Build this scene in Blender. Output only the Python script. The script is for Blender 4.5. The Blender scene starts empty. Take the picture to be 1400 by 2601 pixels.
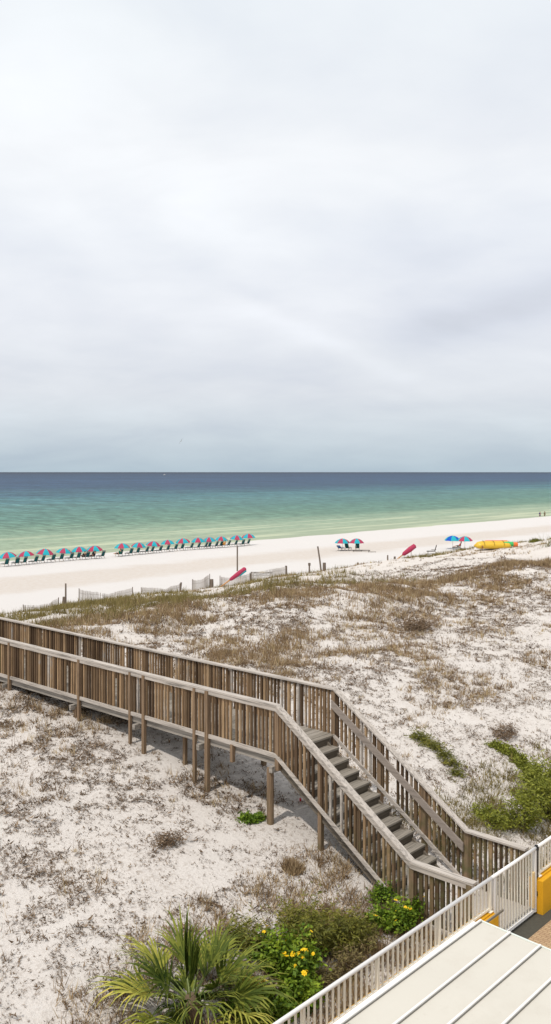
import bpy, math, random
import numpy as np
from mathutils import Vector, Matrix, Euler

SC = bpy.context.scene
COL = SC.collection
R = math.radians
PI = math.pi
CAMZ = 14.0                      # camera height above the sea (z = 0)

# ------------------------------------------------------------------ camera
cam_d = bpy.data.cameras.new("camera")
cam = bpy.data.objects.new("camera", cam_d)
COL.objects.link(cam)
cam.location = (0, 0, CAMZ)
cam.rotation_euler = (R(90), 0, 0)
cam_d.sensor_fit = 'HORIZONTAL'
cam_d.sensor_width = 36.0
cam_d.lens = 2250 / 1400 * 36.0
cam_d.shift_y = -101.5 / 1400
cam_d.clip_start = 0.1
cam_d.clip_end = 200000
SC.camera = cam

# ------------------------------------------------------------------ light
SUN_DIR = Vector((-0.60, -0.80, 0)).normalized()      # horizontally, towards the sun
SUN_EL = R(60)
sun_d = bpy.data.lights.new("sun", 'SUN')
sun_d.energy = 2.5
sun_d.angle = R(1.2)
sun_d.color = (1.0, 0.935, 0.85)
sun = bpy.data.objects.new("sun", sun_d)
COL.objects.link(sun)
sv = Vector((SUN_DIR.x * math.cos(SUN_EL), SUN_DIR.y * math.cos(SUN_EL), math.sin(SUN_EL)))
sun.rotation_euler = sv.to_track_quat('Z', 'Y').to_euler()
sun.location = (0, 0, 60)

world = bpy.data.worlds.new("World")
SC.world = world
world.use_nodes = True
WN = world.node_tree
WN.nodes.clear()


class NT:
    """tiny node-tree helper"""
    def __init__(s, nt): s.nt = nt
    def n(s, typ, **kw):
        nd = s.nt.nodes.new(typ)
        for k, v in kw.items(): setattr(nd, k, v)
        return nd
    def link(s, a, b): s.nt.links.new(a, b)
    def put(s, sock, v):
        if hasattr(v, 'is_output') or isinstance(v, bpy.types.NodeSocket): s.link(v, sock)
        else: sock.default_value = v
    def math(s, op, a, b=None, clamp=False):
        m = s.n('ShaderNodeMath', operation=op); m.use_clamp = clamp
        s.put(m.inputs[0], a)
        if b is not None: s.put(m.inputs[1], b)
        return m.outputs[0]
    def mix(s, fac, a, b, blend='MIX'):
        m = s.n('ShaderNodeMix', data_type='RGBA', blend_type=blend)
        s.put(m.inputs[0], fac); s.put(m.inputs[6], a); s.put(m.inputs[7], b)
        return m.outputs[2]
    def ramp(s, fac, stops, interp='LINEAR'):
        r = s.n('ShaderNodeValToRGB'); cr = r.color_ramp; cr.interpolation = interp
        while len(cr.elements) < len(stops): cr.elements.new(0.5)
        while len(cr.elements) > len(stops): cr.elements.remove(cr.elements[-1])
        for e, (p, c) in zip(cr.elements, stops):
            e.position = p
            e.color = (c, c, c, 1) if isinstance(c, (int, float)) else (c[0], c[1], c[2], 1)
        s.put(r.inputs[0], fac)
        return r.outputs[0]
    def noise(s, vec, scale=1.0, detail=4, rough=0.55, dist=0.0):
        n = s.n('ShaderNodeTexNoise'); s.put(n.inputs['Vector'], vec)
        n.inputs['Scale'].default_value = scale; n.inputs['Detail'].default_value = detail
        n.inputs['Roughness'].default_value = rough; n.inputs['Distortion'].default_value = dist
        return n.outputs[0]
    def comb(s, x, y, z):
        c = s.n('ShaderNodeCombineXYZ'); s.put(c.inputs[0], x); s.put(c.inputs[1], y); s.put(c.inputs[2], z)
        return c.outputs[0]
    def dot(s, v, c):
        m = s.n('ShaderNodeVectorMath', operation='DOT_PRODUCT'); s.put(m.inputs[0], v); m.inputs[1].default_value = c
        return m.outputs['Value']
    def smooth(s, v, a, b):
        m = s.n('ShaderNodeMapRange', interpolation_type='SMOOTHSTEP'); s.put(m.inputs[0], v)
        m.inputs[1].default_value = a; m.inputs[2].default_value = b
        return m.outputs[0]


def c4(c): return (c[0], c[1], c[2], 1)


def build_sky():
    k = NT(WN)
    out = k.n('ShaderNodeOutputWorld'); bg = k.n('ShaderNodeBackground')
    sky = k.n('ShaderNodeTexSky', sky_type='NISHITA'); sky.sun_disc = False
    sky.sun_elevation = SUN_EL
    sky.sun_rotation = math.atan2(SUN_DIR.x, SUN_DIR.y)
    tc = k.n('ShaderNodeTexCoord'); sp = k.n('ShaderNodeSeparateXYZ'); k.link(tc.outputs['Generated'], sp.inputs[0])
    x, y, z = sp.outputs
    zz = k.math('MAXIMUM', z, 0.0)
    base = k.ramp(zz, [(0.0, (.48, .59, .67)), (0.044, (.63, .70, .765)), (0.088, (.76, .79, .84)),
                       (0.175, (.87, .89, .935)), (0.257, (.93, .955, .99)), (0.335, (.945, .965, .99)), (0.47, (.925, .965, .995)), (1.0, (1.0, 1.0, 1.02))])
    den = k.math('ADD', zz, 0.30)
    v = k.comb(k.math('DIVIDE', x, den), k.math('DIVIDE', y, den), 0.0)
    mp = k.n('ShaderNodeMapping'); k.link(v, mp.inputs[0]); mp.inputs['Rotation'].default_value = (0, 0, R(-24)); mp.inputs['Scale'].default_value = (1.1, 1.5, 1)
    mp.inputs['Location'].default_value = (3.1, 1.7, 0)
    n1 = k.noise(mp.outputs[0], 1.7, 4, 0.5, 0.4)
    n2 = k.noise(mp.outputs[0], 5.0, 5, 0.55, 0.3)
    f = k.math('ADD', k.math('MULTIPLY', k.math('SUBTRACT', n1, 0.5), 0.34), k.math('MULTIPLY', k.math('SUBTRACT', n2, 0.5), 0.10))

    # broad cloud masses by azimuth / elevation
    az = k.math('ARCTAN2', x, y); el = k.math('ARCSINE', z)
    def blob(a0, e0, sa, se, amp, tilt=0.0):
        da = k.math('SUBTRACT', az, a0)
        de = k.math('SUBTRACT', k.math('SUBTRACT', el, e0), k.math('MULTIPLY', da, tilt))
        q = k.math('ADD', k.math('POWER', k.math('ABSOLUTE', k.math('DIVIDE', da, sa)), 2.0), k.math('POWER', k.math('ABSOLUTE', k.math('DIVIDE', de, se)), 2.0))
        return k.math('MULTIPLY', k.math('EXPONENT', k.math('MULTIPLY', q, -1.0)), amp)
    for b in ((0.13, 0.255, .17, .055, -.11, -.35), (0.21, 0.165, .16, .026, -.12, .3), (-.27, 0.23, .16, .05, -.05, -.1),
              (0.06, 0.145, .12, .012, .075, -.45), (-.07, 0.245, .10, .05, .05, -.6), (-.20, 0.255, .07, .035, .05, -.5), (-.22, .40, .16, .10, .05, .2),
              (-.12, 0.045, .12, .018, -.05, .1), (0.30, 0.36, .15, .10, -.05, .3), (-.1, 0.35, .25, .06, .03, .1),
              (-.02, .195, .09, .018, -.05, -.5)):
        f = k.math('ADD', f, blob(*b))
    gain = k.math('ADD', 1.0, f)
    shade = k.mix(k.smooth(f, .05, -.16), (1, 1, 1, 1), (.975, .995, 1.045, 1))
    cl = k.n('ShaderNodeVectorMath', operation='SCALE')
    k.link(k.mix(1.0, base, shade, 'MULTIPLY'), cl.inputs[0]); k.link(gain, cl.inputs['Scale'])
    sk = k.n('ShaderNodeVectorMath', operation='SCALE'); k.link(sky.outputs[0], sk.inputs[0]); sk.inputs['Scale'].default_value = 0.1
    fin = k.mix(0.93, sk.outputs[0], cl.outputs[0])
    k.link(fin, bg.inputs[0]); bg.inputs[1].default_value = 1.0
    k.link(bg.outputs[0], out.inputs[0])


build_sky()
SC.view_settings.view_transform = 'Standard'
SC.view_settings.look = 'None'
SC.view_settings.exposure = 0.0
SC.view_settings.gamma = 1.0
SC.view_settings.use_curve_mapping = False
SC.cycles.max_bounces = 6
SC.cycles.diffuse_bounces = 3

random.seed(7)
RNG = np.random.default_rng(11)

# ------------------------------------------------------------------ frame of the place
# t runs along the shore (away to the right), w runs from the patio to the sea
TX, TY = 0.6764, 0.7365
ANG = math.atan2(TY, TX)
def P(t, w, z): return Vector((t * TX - w * TY, t * TY + w * TX, z))
def tw(x, y): return (x * TX + y * TY, -x * TY + y * TX)

_LT = np.random.default_rng(5).random((256, 256))
def vnoise(x, y):
    xi = np.floor(x).astype(int); yi = np.floor(y).astype(int)
    fx = x - xi; fy = y - yi
    fx = fx * fx * (3 - 2 * fx); fy = fy * fy * (3 - 2 * fy)
    a = _LT[xi & 255, yi & 255]; b = _LT[(xi + 1) & 255, yi & 255]
    c = _LT[xi & 255, (yi + 1) & 255]; d = _LT[(xi + 1) & 255, (yi + 1) & 255]
    return (a * (1 - fx) + b * fx) * (1 - fy) + (c * (1 - fx) + d * fx) * fy
def fbm(x, y, o=4):
    s = 0; a = .5; n = 0
    for i in range(o):
        s = s + a * vnoise(x + 17.3 * i, y - 9.1 * i); n += a
        x = x * 2.03; y = y * 2.03; a *= .5
    return s / n

PW = [-400, 5, 7.7, 8.2, 8.9, 10, 11.1, 12.4, 14.3, 15, 16.4, 17, 19.1, 22.5, 26, 30, 36, 44, 52, 58, 61, 64, 70, 105, 118, 126, 135, 200]
PH = [8.6, 8.4, 8.35, 8.12, 7.98, 7.7, 7.42, 7.17, 7.0, 6.82, 6.64, 6.52, 6.34, 6.15, 6.0, 6.12, 6.9, 8.2, 9.5, 10.6, 11.15, 11.55, 11.75, 12.45, 13.3, 14.03, 14.6, 16.5]
def gz(t, w):
    t = np.asarray(t, float); w = np.asarray(w, float)
    h = np.interp(w, PW, PH)
    h = h - np.interp(w, [30, 50, 61, 65], [0, .5, .75, 0]) * np.interp(t, [45, 130], [0, 1])
    m = np.interp(w, [7.5, 9.5, 24, 60, 64, 66], [0, .35, 1, 1, .25, .15])
    near = np.exp(-((t - 13.6) / 2.2) ** 2) * np.interp(w, [22, 26], [1, 0])
    m = m * (1 - .8 * near)
    h = h + m * ((fbm(t / 7.0, w / 5.0, 3) - .5) * 1.5 * np.interp(w, [8, 24, 40], [.35, .8, 1]) + (fbm(t / 1.1 + 40, w / 1.1, 3) - .5) * .22)
    h = h + np.interp(w, [8, 9, 60, 125, 130], [0, 1, 1, 1, 0]) * (fbm(t / .35, w / .35 + 9, 2) - .5) * .05
    return CAMZ - h

def spot(px, py):
    """the point of the ground seen at a photograph pixel"""
    dx = (px - 700) / 2250; dz = -(py - 1199) / 2250
    D = np.geomspace(9, 400, 9000)
    t, w = tw(dx * D, D)
    g = gz(t, w); zr = CAMZ + dz * D
    i = int(np.argmax(zr <= g))
    return float(t[i]), float(w[i])
def on_w(px, w):
    """t of the point on the line w = const that is seen at column px"""
    dx = (px - 700) / 2250
    D = w / (-dx * TY + TX)
    return dx * D * TX + D * TY
def G(t, w): return float(gz(t, w))

# ------------------------------------------------------------------ helpers
def tag(o, label=None, cat=None, group=None, kind=None):
    if label: o['label'] = label
    if cat: o['category'] = cat
    if group: o['group'] = group
    if kind: o['kind'] = kind
    return o
def empty(name, loc, rz=0.0):
    o = bpy.data.objects.new(name, None); COL.objects.link(o)
    o.location = loc; o.rotation_euler = (0, 0, rz); o.empty_display_size = .2
    return o
def copy_tree(o, parent=None):
    c = o.copy(); COL.objects.link(c)
    if parent: c.parent = parent
    for ch in list(o.children): copy_tree(ch, c)
    return c


class MB:
    """collects boxes, bars and tubes and links them as one mesh object"""
    def __init__(s): s.v = []; s.f = []; s.m = []
    def add(s, vs, fs, mi=0):
        b = len(s.v); s.v += [tuple(v) for v in vs]; s.f += [tuple(i + b for i in f) for f in fs]; s.m += [mi] * len(fs)
    def box(s, x0, x1, y0, y1, z0, z1, mi=0):
        vs = [(x0, y0, z0), (x1, y0, z0), (x1, y1, z0), (x0, y1, z0), (x0, y0, z1), (x1, y0, z1), (x1, y1, z1), (x0, y1, z1)]
        s.add(vs, [(0, 3, 2, 1), (4, 5, 6, 7), (0, 1, 5, 4), (1, 2, 6, 5), (2, 3, 7, 6), (3, 0, 4, 7)], mi)
    def bar(s, a, b, wid, hei, up=(0, 0, 1), mi=0):
        """box beam from a to b; hei along up, wid across"""
        a = Vector(a); b = Vector(b); d = (b - a).normalized(); up = Vector(up)
        sd = d.cross(up)
        if sd.length < 1e-4: sd = d.cross(Vector((1, 0, 0)))
        sd.normalize(); u = sd.cross(d).normalized()
        vs = []
        for p in (a, b):
            for i, j in ((-1, -1), (1, -1), (1, 1), (-1, 1)): vs.append(p + sd * (wid / 2 * i) + u * (hei / 2 * j))
        s.add(vs, [(0, 1, 2, 3), (7, 6, 5, 4), (0, 4, 5, 1), (1, 5, 6, 2), (2, 6, 7, 3), (3, 7, 4, 0)], mi)
    def slab(s, a, b, wid, z0, z1, mi=0):
        """sloping board whose ends are cut plumb: a, b on its centre line, z0/z1 below and above it"""
        a = Vector(a); b = Vector(b); d = (b - a); d.z = 0; d.normalize(); sd = Vector((-d.y, d.x, 0)) * (wid / 2)
        Z0 = Vector((0, 0, z0)); Z1 = Vector((0, 0, z1))
        vs = [a + sd + Z0, a - sd + Z0, b - sd + Z0, b + sd + Z0, a + sd + Z1, a - sd + Z1, b - sd + Z1, b + sd + Z1]
        s.add(vs, [(0, 3, 2, 1), (4, 5, 6, 7), (0, 1, 5, 4), (1, 2, 6, 5), (2, 3, 7, 6), (3, 0, 4, 7)], mi)
    def tube(s, pts, rad, seg=8, mi=0, cap=True):
        pts = [Vector(p) for p in pts]
        rads = rad if isinstance(rad, (list, tuple)) else [rad] * len(pts)
        b = len(s.v); prev = None
        for i, p in enumerate(pts):
            d = (pts[min(i + 1, len(pts) - 1)] - pts[max(i - 1, 0)]).normalized()
            if prev is None:
                sd = d.cross(Vector((0, 0, 1)))
                if sd.length < 1e-3: sd = Vector((1, 0, 0))
            else: sd = prev - d * prev.dot(d)
            sd.normalize(); prev = sd; u = d.cross(sd)
            for k in range(seg):
                a = 2 * PI * k / seg
                s.v.append(tuple(p + (sd * math.cos(a) + u * math.sin(a)) * rads[i]))
        for i in range(len(pts) - 1):
            for k in range(seg):
                s.f.append((b + i * seg + k, b + i * seg + (k + 1) % seg, b + (i + 1) * seg + (k + 1) % seg, b + (i + 1) * seg + k)); s.m.append(mi)
        if cap:
            s.f.append(tuple(b + k for k in reversed(range(seg)))); s.m.append(mi)
            e = b + (len(pts) - 1) * seg
            s.f.append(tuple(e + k for k in range(seg))); s.m.append(mi)
    def build(s, name, mats, parent=None, smooth=False, bevel=0.0):
        me = bpy.data.meshes.new(name); me.from_pydata(s.v, [], s.f)
        mats = mats if isinstance(mats, (list, tuple)) else [mats]
        for m in mats: me.materials.append(m)
        if len(mats) > 1: me.polygons.foreach_set('material_index', s.m)
        if smooth: me.polygons.foreach_set('use_smooth', [True] * len(s.f))
        me.update()
        o = bpy.data.objects.new(name, me); COL.objects.link(o)
        if parent: o.parent = parent
        if bevel:
            bv = o.modifiers.new('bevel', 'BEVEL'); bv.width = bevel; bv.segments = 2; bv.limit_method = 'ANGLE'
        return o


def np_mesh(name, verts, k, mat, parent=None, tint=None):
    """verts (n,k,3): n separate faces of k corners"""
    n = len(verts)
    me = bpy.data.meshes.new(name)
    me.vertices.add(n * k); me.vertices.foreach_set('co', verts.reshape(-1).astype(np.float32))
    me.loops.add(n * k); me.loops.foreach_set('vertex_index', np.arange(n * k, dtype=np.int32))
    me.polygons.add(n); me.polygons.foreach_set('loop_start', (np.arange(n) * k).astype(np.int32))
    me.update(calc_edges=True)
    if tint is not None:
        a = me.attributes.new('tint', 'FLOAT', 'POINT'); a.data.foreach_set('value', np.repeat(tint, k).astype(np.float32))
    me.materials.append(mat)
    o = bpy.data.objects.new(name, me); COL.objects.link(o)
    if parent: o.parent = parent
    return o


# ------------------------------------------------------------------ materials
def new_mat(name):
    m = bpy.data.materials.new(name); m.use_nodes = True; m.node_tree.nodes.clear()
    k = NT(m.node_tree)
    out = k.n('ShaderNodeOutputMaterial'); b = k.n('ShaderNodeBsdfPrincipled'); k.link(b.outputs[0], out.inputs[0])
    return m, k, b, out
def bump(k, b, height, strength=.3, dist=.01):
    n = k.n('ShaderNodeBump'); n.inputs['Strength'].default_value = strength; n.inputs['Distance'].default_value = dist
    k.put(n.inputs['Height'], height); k.link(n.outputs[0], b.inputs['Normal'])
def objco(k): return k.n('ShaderNodeTexCoord').outputs['Object']
def plain(name, col, rough=.6, var=.12, scale=8.0, spec=.3, metal=0.0, bstr=0.0):
    m, k, b, _ = new_mat(name)
    o = objco(k); n = k.noise(o, scale, 4, .6)
    c = k.mix(n, c4([x * (1 - var) for x in col]), c4([min(1, x * (1 + var)) for x in col]))
    k.link(c, b.inputs['Base Color']); b.inputs['Roughness'].default_value = rough
    b.inputs['Specular IOR Level'].default_value = spec; b.inputs['Metallic'].default_value = metal
    if bstr: bump(k, b, k.noise(o, scale * 3, 4, .6), bstr, .01)
    return m
def tinted(name, stops, rough=.7, spec=.2, trans=0.0):
    """colour by the per-leaf 'tint' attribute"""
    m, k, b, out = new_mat(name)
    a = k.n('ShaderNodeAttribute', attribute_name='tint')
    c = k.ramp(a.outputs['Fac'], stops)
    k.link(c, b.inputs['Base Color']); b.inputs['Roughness'].default_value = rough; b.inputs['Specular IOR Level'].default_value = spec
    if trans:
        tr = k.n('ShaderNodeBsdfTranslucent'); k.link(c, tr.inputs[0]); ms = k.n('ShaderNodeMixShader'); ms.inputs[0].default_value = trans
        k.link(b.outputs[0], ms.inputs[1]); k.link(tr.outputs[0], ms.inputs[2]); k.link(ms.outputs[0], out.inputs[0])
    return m
def wood(name, stops, axis, grain=1.0, rough=.85, extra=None, attr=False):
    """weathered wood: each board (island) its own tone, grain along axis"""
    m, k, b, _ = new_mat(name)
    o = objco(k); g = k.n('ShaderNodeNewGeometry')
    rnd_ = k.n('ShaderNodeAttribute', attribute_name='tint').outputs['Fac'] if attr else g.outputs['Random Per Island']
    mp = k.n('ShaderNodeMapping'); k.link(o, mp.inputs[0])
    sc = [26, 26, 26]; sc[axis] = 1.3
    mp.inputs['Scale'].default_value = sc
    off = k.math('MULTIPLY', rnd_, 37.0)
    k.link(k.comb(off, off, off), mp.inputs['Location'])
    n = k.noise(mp.outputs[0], 1.0, 5, .65)
    blot = k.noise(o, 3.0, 4, .6)
    f = k.math('ADD', rnd_, k.math('MULTIPLY', k.math('SUBTRACT', blot, .5), .3), True)
    c = k.ramp(f, stops)
    dark = k.ramp(n, [(.3, .42), (.5, 1.0), (.75, 1.25)])
    c = k.mix(grain, c, k.mix(1.0, c, dark, 'MULTIPLY'))
    if extra: c = extra(k, o, c)
    k.link(c, b.inputs['Base Color']); b.inputs['Roughness'].default_value = rough; b.inputs['Specular IOR Level'].default_value = .15
    bump(k, b, n, .5, .006)
    return m

def moss(k, o, c):
    s = k.n('ShaderNodeSeparateXYZ'); k.link(k.n('ShaderNodeNewGeometry').outputs['Position'], s.inputs[0])
    f = k.math('MULTIPLY', k.smooth(s.outputs[2], 7.9, 6.2), k.ramp(k.noise(o, 5, 4, .6), [(.4, 0), (.65, .8)]))
    return k.mix(f, c, (.10, .105, .045, 1))

GREY = [(0, (.33, .29, .25)), (.5, (.44, .395, .35)), (1, (.54, .495, .45))]
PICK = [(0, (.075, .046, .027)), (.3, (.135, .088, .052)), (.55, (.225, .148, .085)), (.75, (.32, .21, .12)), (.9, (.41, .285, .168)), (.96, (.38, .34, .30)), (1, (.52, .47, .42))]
POST = [(0, (.14, .09, .055)), (.5, (.22, .15, .095)), (1, (.31, .22, .145))]
M = {}
M['cap_w'] = wood('weathered_rail_wood', GREY, 1)
M['deck_t'] = wood('weathered_deck_boards', [(0, (.17, .15, .125)), (.5, (.24, .215, .18)), (1, (.32, .29, .25))], 0)
M['joist'] = wood('weathered_joist_wood', [(0, (.23, .20, .17)), (.5, (.31, .28, .245)), (1, (.38, .35, .31))], 1)
M['riser'] = wood('shaded_riser_wood', [(0, (.06, .05, .038)), (1, (.11, .092, .07))], 0)  # stair faces turned from the sun, their shade put into the colour
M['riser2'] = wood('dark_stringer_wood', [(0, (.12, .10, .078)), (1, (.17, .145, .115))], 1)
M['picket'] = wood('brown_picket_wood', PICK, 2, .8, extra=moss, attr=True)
M['post'] = wood('brown_post_wood', POST, 2, .8, extra=moss)
M['grab'] = wood('grey_brown_handrail_wood', [(0, (.26, .215, .185)), (1, (.34, .295, .26))], 1, .6)
M['driftwood'] = wood('grey_driftwood', [(0, (.12, .095, .075)), (1, (.2, .16, .13))], 2)
M['cream'] = plain('cream_painted_metal', (.84, .79, .68), .45, .08, 6)
M['white'] = plain('white_painted_metal', (.80, .78, .76), .4, .05, 5)
M['yellow'] = plain('yellow_stucco', (.66, .345, .018), .85, .12, 5, .2, 0, .35)
M['creamstucco'] = plain('cream_stucco_cap', (.74, .55, .28), .85, .12, 5, .2, 0, .3)
M['black'] = plain('black_metal', (.015, .015, .016), .4)
M['rodbrown'] = plain('grey_brown_metal', (.20, .17, .13), .6)

# ---- roof sheet
def roof_mat():
    m, k, b, _ = new_mat('off_white_roof_sheet')
    o = objco(k)
    n = k.noise(o, .9, 5, .6); n2 = k.noise(o, 16, 5, .7)
    c = k.mix(n, (.54, .51, .445, 1), (.60, .57, .50, 1))
    c = k.mix(k.ramp(n2, [(.60, 0), (.8, .4)]), c, (.40, .36, .30, 1))
    c = k.mix(k.ramp(k.noise(o, 2.2, 5, .7), [(.5, 0), (.75, .35)]), c, (.47, .43, .36, 1))
    k.link(c, b.inputs['Base Color']); b.inputs['Roughness'].default_value = .5; b.inputs['Specular IOR Level'].default_value = .3
    bump(k, b, n, .2, .01)
    return m
M['roof'] = roof_mat()
M['seam'] = plain('white_standing_seam', (.80, .77, .73), .45, .05, 4)
M['gasket'] = plain('dark_seam_joint', (.16, .15, .13), .7)

# ---- sand
def sand_mat():
    m, k, b, _ = new_mat('white_quartz_sand')
    pos = k.n('ShaderNodeNewGeometry').outputs['Position']
    t = k.dot(pos, (TX, TY, 0)); w = k.dot(pos, (-TY, TX, 0))
    tw3 = k.comb(t, w, 0.0)
    big = k.noise(tw3, .12, 4, .55)
    mid = k.noise(tw3, 1.6, 5, .62)
    fine = k.noise(tw3, 9.0, 5, .7)
    grit = k.noise(tw3, 26.0, 4, .75)
    c = k.mix(mid, (.61, .565, .52, 1), (.71, .67, .63, 1))
    # dead litter and stains caught in the dune
    dune = k.math('MULTIPLY', k.smooth(w, 8.0, 10.0), k.smooth(w, 64.0, 58.0))
    s1 = k.ramp(fine, [(.50, 0), (.62, 1)])
    s2 = k.ramp(grit, [(.50, 0), (.62, 1)])
    patch = k.ramp(k.noise(tw3, .55, 4, .6), [(.35, .12), (.62, 1)])
    lit = k.math('MULTIPLY', k.math('MULTIPLY', dune, patch), k.math('ADD', k.math('MULTIPLY', s1, .42), k.math('MULTIPLY', s2, .25), True))
    c = k.mix(lit, c, (.215, .15, .098, 1))
    # pale tan wrack band and damp strip on the beach
    wob = k.math('ADD', w, k.math('MULTIPLY', k.math('SUBTRACT', big, .5), 9.0))
    damp = k.smooth(wob, 119.0, 126.0)
    c = k.mix(k.math('MULTIPLY', damp, .55), c, (.50, .44, .34, 1))
    beach = k.smooth(w, 62.0, 68.0)
    c = k.mix(k.math('MULTIPLY', beach, .75), c, (.61, .59, .575, 1))
    band = k.math('MULTIPLY', k.smooth(wob, 76.0, 81.0), k.smooth(wob, 94.0, 88.0))
    c = k.mix(k.math('MULTIPLY', band, k.ramp(mid, [(.35, .25), (.65, .55)])), c, (.47, .385, .30, 1))
    foot = k.ramp(fine, [(.3, 0), (.5, 1)])
    c = k.mix(k.math('MULTIPLY', k.math('SUBTRACT', 1.0, foot), .30), c, (.45, .39, .34, 1))
    k.link(c, b.inputs['Base Color']); b.inputs['Roughness'].default_value = .95; b.inputs['Specular IOR Level'].default_value = .1
    hh = k.math('ADD', k.math('MULTIPLY', fine, 1.0), k.math('MULTIPLY', grit, .4))
    bump(k, b, hh, .8, .06)
    return m
M['sand'] = sand_mat()

def water_mat():
    m, k, b, _ = new_mat('emerald_sea_water')
    pos = k.n('ShaderNodeNewGeometry').outputs['Position']
    t = k.dot(pos, (TX, TY, 0)); w = k.dot(pos, (-TY, TX, 0))
    wobn = k.noise(k.comb(k.math('MULTIPLY', t, .004), k.math('MULTIPLY', w, .012), 0.0), 1.0, 4, .6)
    lw = k.math('LOGARITHM', k.math('MAXIMUM', k.math('SUBTRACT', w, 60.0), 1.0), 10.0)
    lw = k.math('ADD', lw, k.math('MULTIPLY', k.math('SUBTRACT', wobn, .5), .32))
    f = k.math('DIVIDE', k.math('SUBTRACT', lw, 1.7), 2.3)     # w-60: 50 m .. 10 km
    c = k.ramp(f, [(0.0, (.38, .39, .28)), (.045, (.30, .345, .235)), (.11, (.25, .325, .225)), (.15, (.20, .285, .20)), (.185, (.115, .205, .150)),
                   (.235, (.090, .185, .150)), (.275, (.080, .172, .155)), (.32, (.074, .168, .170)), (.36, (.056, .145, .165)), (.41, (.038, .092, .128)), (.46, (.028, .066, .112)), (.55, (.027, .062, .118)), (.68, (.023, .054, .105)), (.85, (.020, .044, .085)), (1, (.014, .025, .048))])
    def ly(tx, wx, lo, hi):
        n = k.noise(k.comb(k.math('DIVIDE', t, tx), k.math('DIVIDE', w, wx), 0.0), 1.0, 4, .6)
        return k.ramp(n, [(.36, lo), (.5, 1.0), (.64, hi)])
    c = k.mix(k.smooth(w, 125, 150), c, k.mix(1.0, c, ly(1.6, 3.0, .82, 1.15), 'MULTIPLY'))
    c = k.mix(k.smooth(w, 150, 200), c, k.mix(1.0, c, ly(2.4, 9.0, .60, 1.40), 'MULTIPLY'))
    c = k.mix(k.smooth(w, 200, 350), c, k.mix(1.0, c, ly(7.0, 60.0, .66, 1.34), 'MULTIPLY'))
    c = k.mix(k.smooth(w, 450, 900), c, k.mix(1.0, c, ly(30.0, 350.0, .68, 1.35), 'MULTIPLY'))
    c = k.mix(k.smooth(w, 1200, 2500), c, k.mix(1.0, c, ly(120.0, 2200.0, .8, 1.2), 'MULTIPLY'))
    # long pale bars in the shallows
    bars = k.noise(k.comb(k.math('DIVIDE', t, 60.0), k.math('DIVIDE', w, 5.0), 0.0), 1.0, 3, .6)
    c = k.mix(k.math('MULTIPLY', k.smooth(w, 185, 150), k.ramp(bars, [(.5, 0), (.62, .6)])), c, (.52, .55, .38, 1))
    k.link(c, b.inputs['Base Color']); b.inputs['Roughness'].default_value = .5; b.inputs['Specular IOR Level'].default_value = .06
    h = k.noise(k.comb(k.math('DIVIDE', t, 1.6), k.math('DIVIDE', w, .9), 0.0), 1.0, 5, .65)
    bump(k, b, h, .5, .3)
    return m
M['water'] = water_mat()

# ------------------------------------------------------------------ ground and sea
def axis(*segs):
    out = []
    for a, b, s in segs: out += list(np.arange(a, b, s))
    out.append(segs[-1][1]); return np.array(out)
def build_ground():
    T = axis((-300, -40, 20), (-40, 0, 2), (0, 60, .25), (60, 130, .7), (130, 300, 2), (300, 1600, 30))
    W = axis((-400, 0, 40), (0, 7, 1), (7, 40, .22), (40, 66, .5), (66, 130, 1.0), (130, 200, 10))
    tt, ww = np.meshgrid(T, W, indexing='ij')
    z = gz(tt, ww)
    X = tt * TX - ww * TY; Y = tt * TY + ww * TX
    co = np.stack([X, Y, z], -1).reshape(-1, 3)
    nt_, nw = len(T), len(W)
    idx = np.arange(nt_ * nw).reshape(nt_, nw)
    q = np.stack([idx[:-1, :-1], idx[1:, :-1], idx[1:, 1:], idx[:-1, 1:]], -1).reshape(-1, 4)
    me = bpy.data.meshes.new('sand_ground')
    me.vertices.add(len(co)); me.vertices.foreach_set('co', co.reshape(-1).astype(np.float32))
    me.loops.add(q.size); me.loops.foreach_set('vertex_index', q.reshape(-1).astype(np.int32))
    me.polygons.add(len(q)); me.polygons.foreach_set('loop_start', (np.arange(len(q)) * 4).astype(np.int32))
    me.update(calc_edges=True)
    me.polygons.foreach_set('use_smooth', [True] * len(q))
    me.materials.append(M['sand'])
    o = bpy.data.objects.new('sand_ground', me); COL.objects.link(o)
    tag(o, 'white sand dunes sloping down to the pale beach', kind='structure')
build_ground()
sea = MB()
ps = [P(-60000, 122, 0), P(60000, 122, 0), P(60000, 90000, 0), P(-60000, 90000, 0)]
sea.add(ps, [(0, 1, 2, 3)])
tag(sea.build('sea', M['water']), 'calm emerald sea turning dark blue towards the horizon', kind='structure')

# patio
def paver_mat():
    m, k, b, _ = new_mat('tan_stone_pavers')
    pos = k.n('ShaderNodeNewGeometry').outputs['Position']
    t = k.dot(pos, (TX, TY, 0)); w = k.dot(pos, (-TY, TX, 0))
    br = k.n('ShaderNodeTexBrick'); k.link(k.comb(t, w, 0.0), br.inputs['Vector'])
    br.inputs['Color1'].default_value = (.36, .29, .21, 1); br.inputs['Color2'].default_value = (.46, .37, .26, 1); br.inputs['Mortar'].default_value = (.22, .16, .10, 1)
    br.inputs['Scale'].default_value = 2.2; br.inputs['Mortar Size'].default_value = .015; br.offset = .37
    n = k.noise(k.comb(t, w, 0.0), 5, 4, .6)
    c = k.mix(.5, br.outputs[0], k.mix(n, (.30, .25, .19, 1), (.50, .40, .28, 1)))
    k.link(c, b.inputs['Base Color']); b.inputs['Roughness'].default_value = .8
    bump(k, b, n, .3, .01)
    return m
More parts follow.
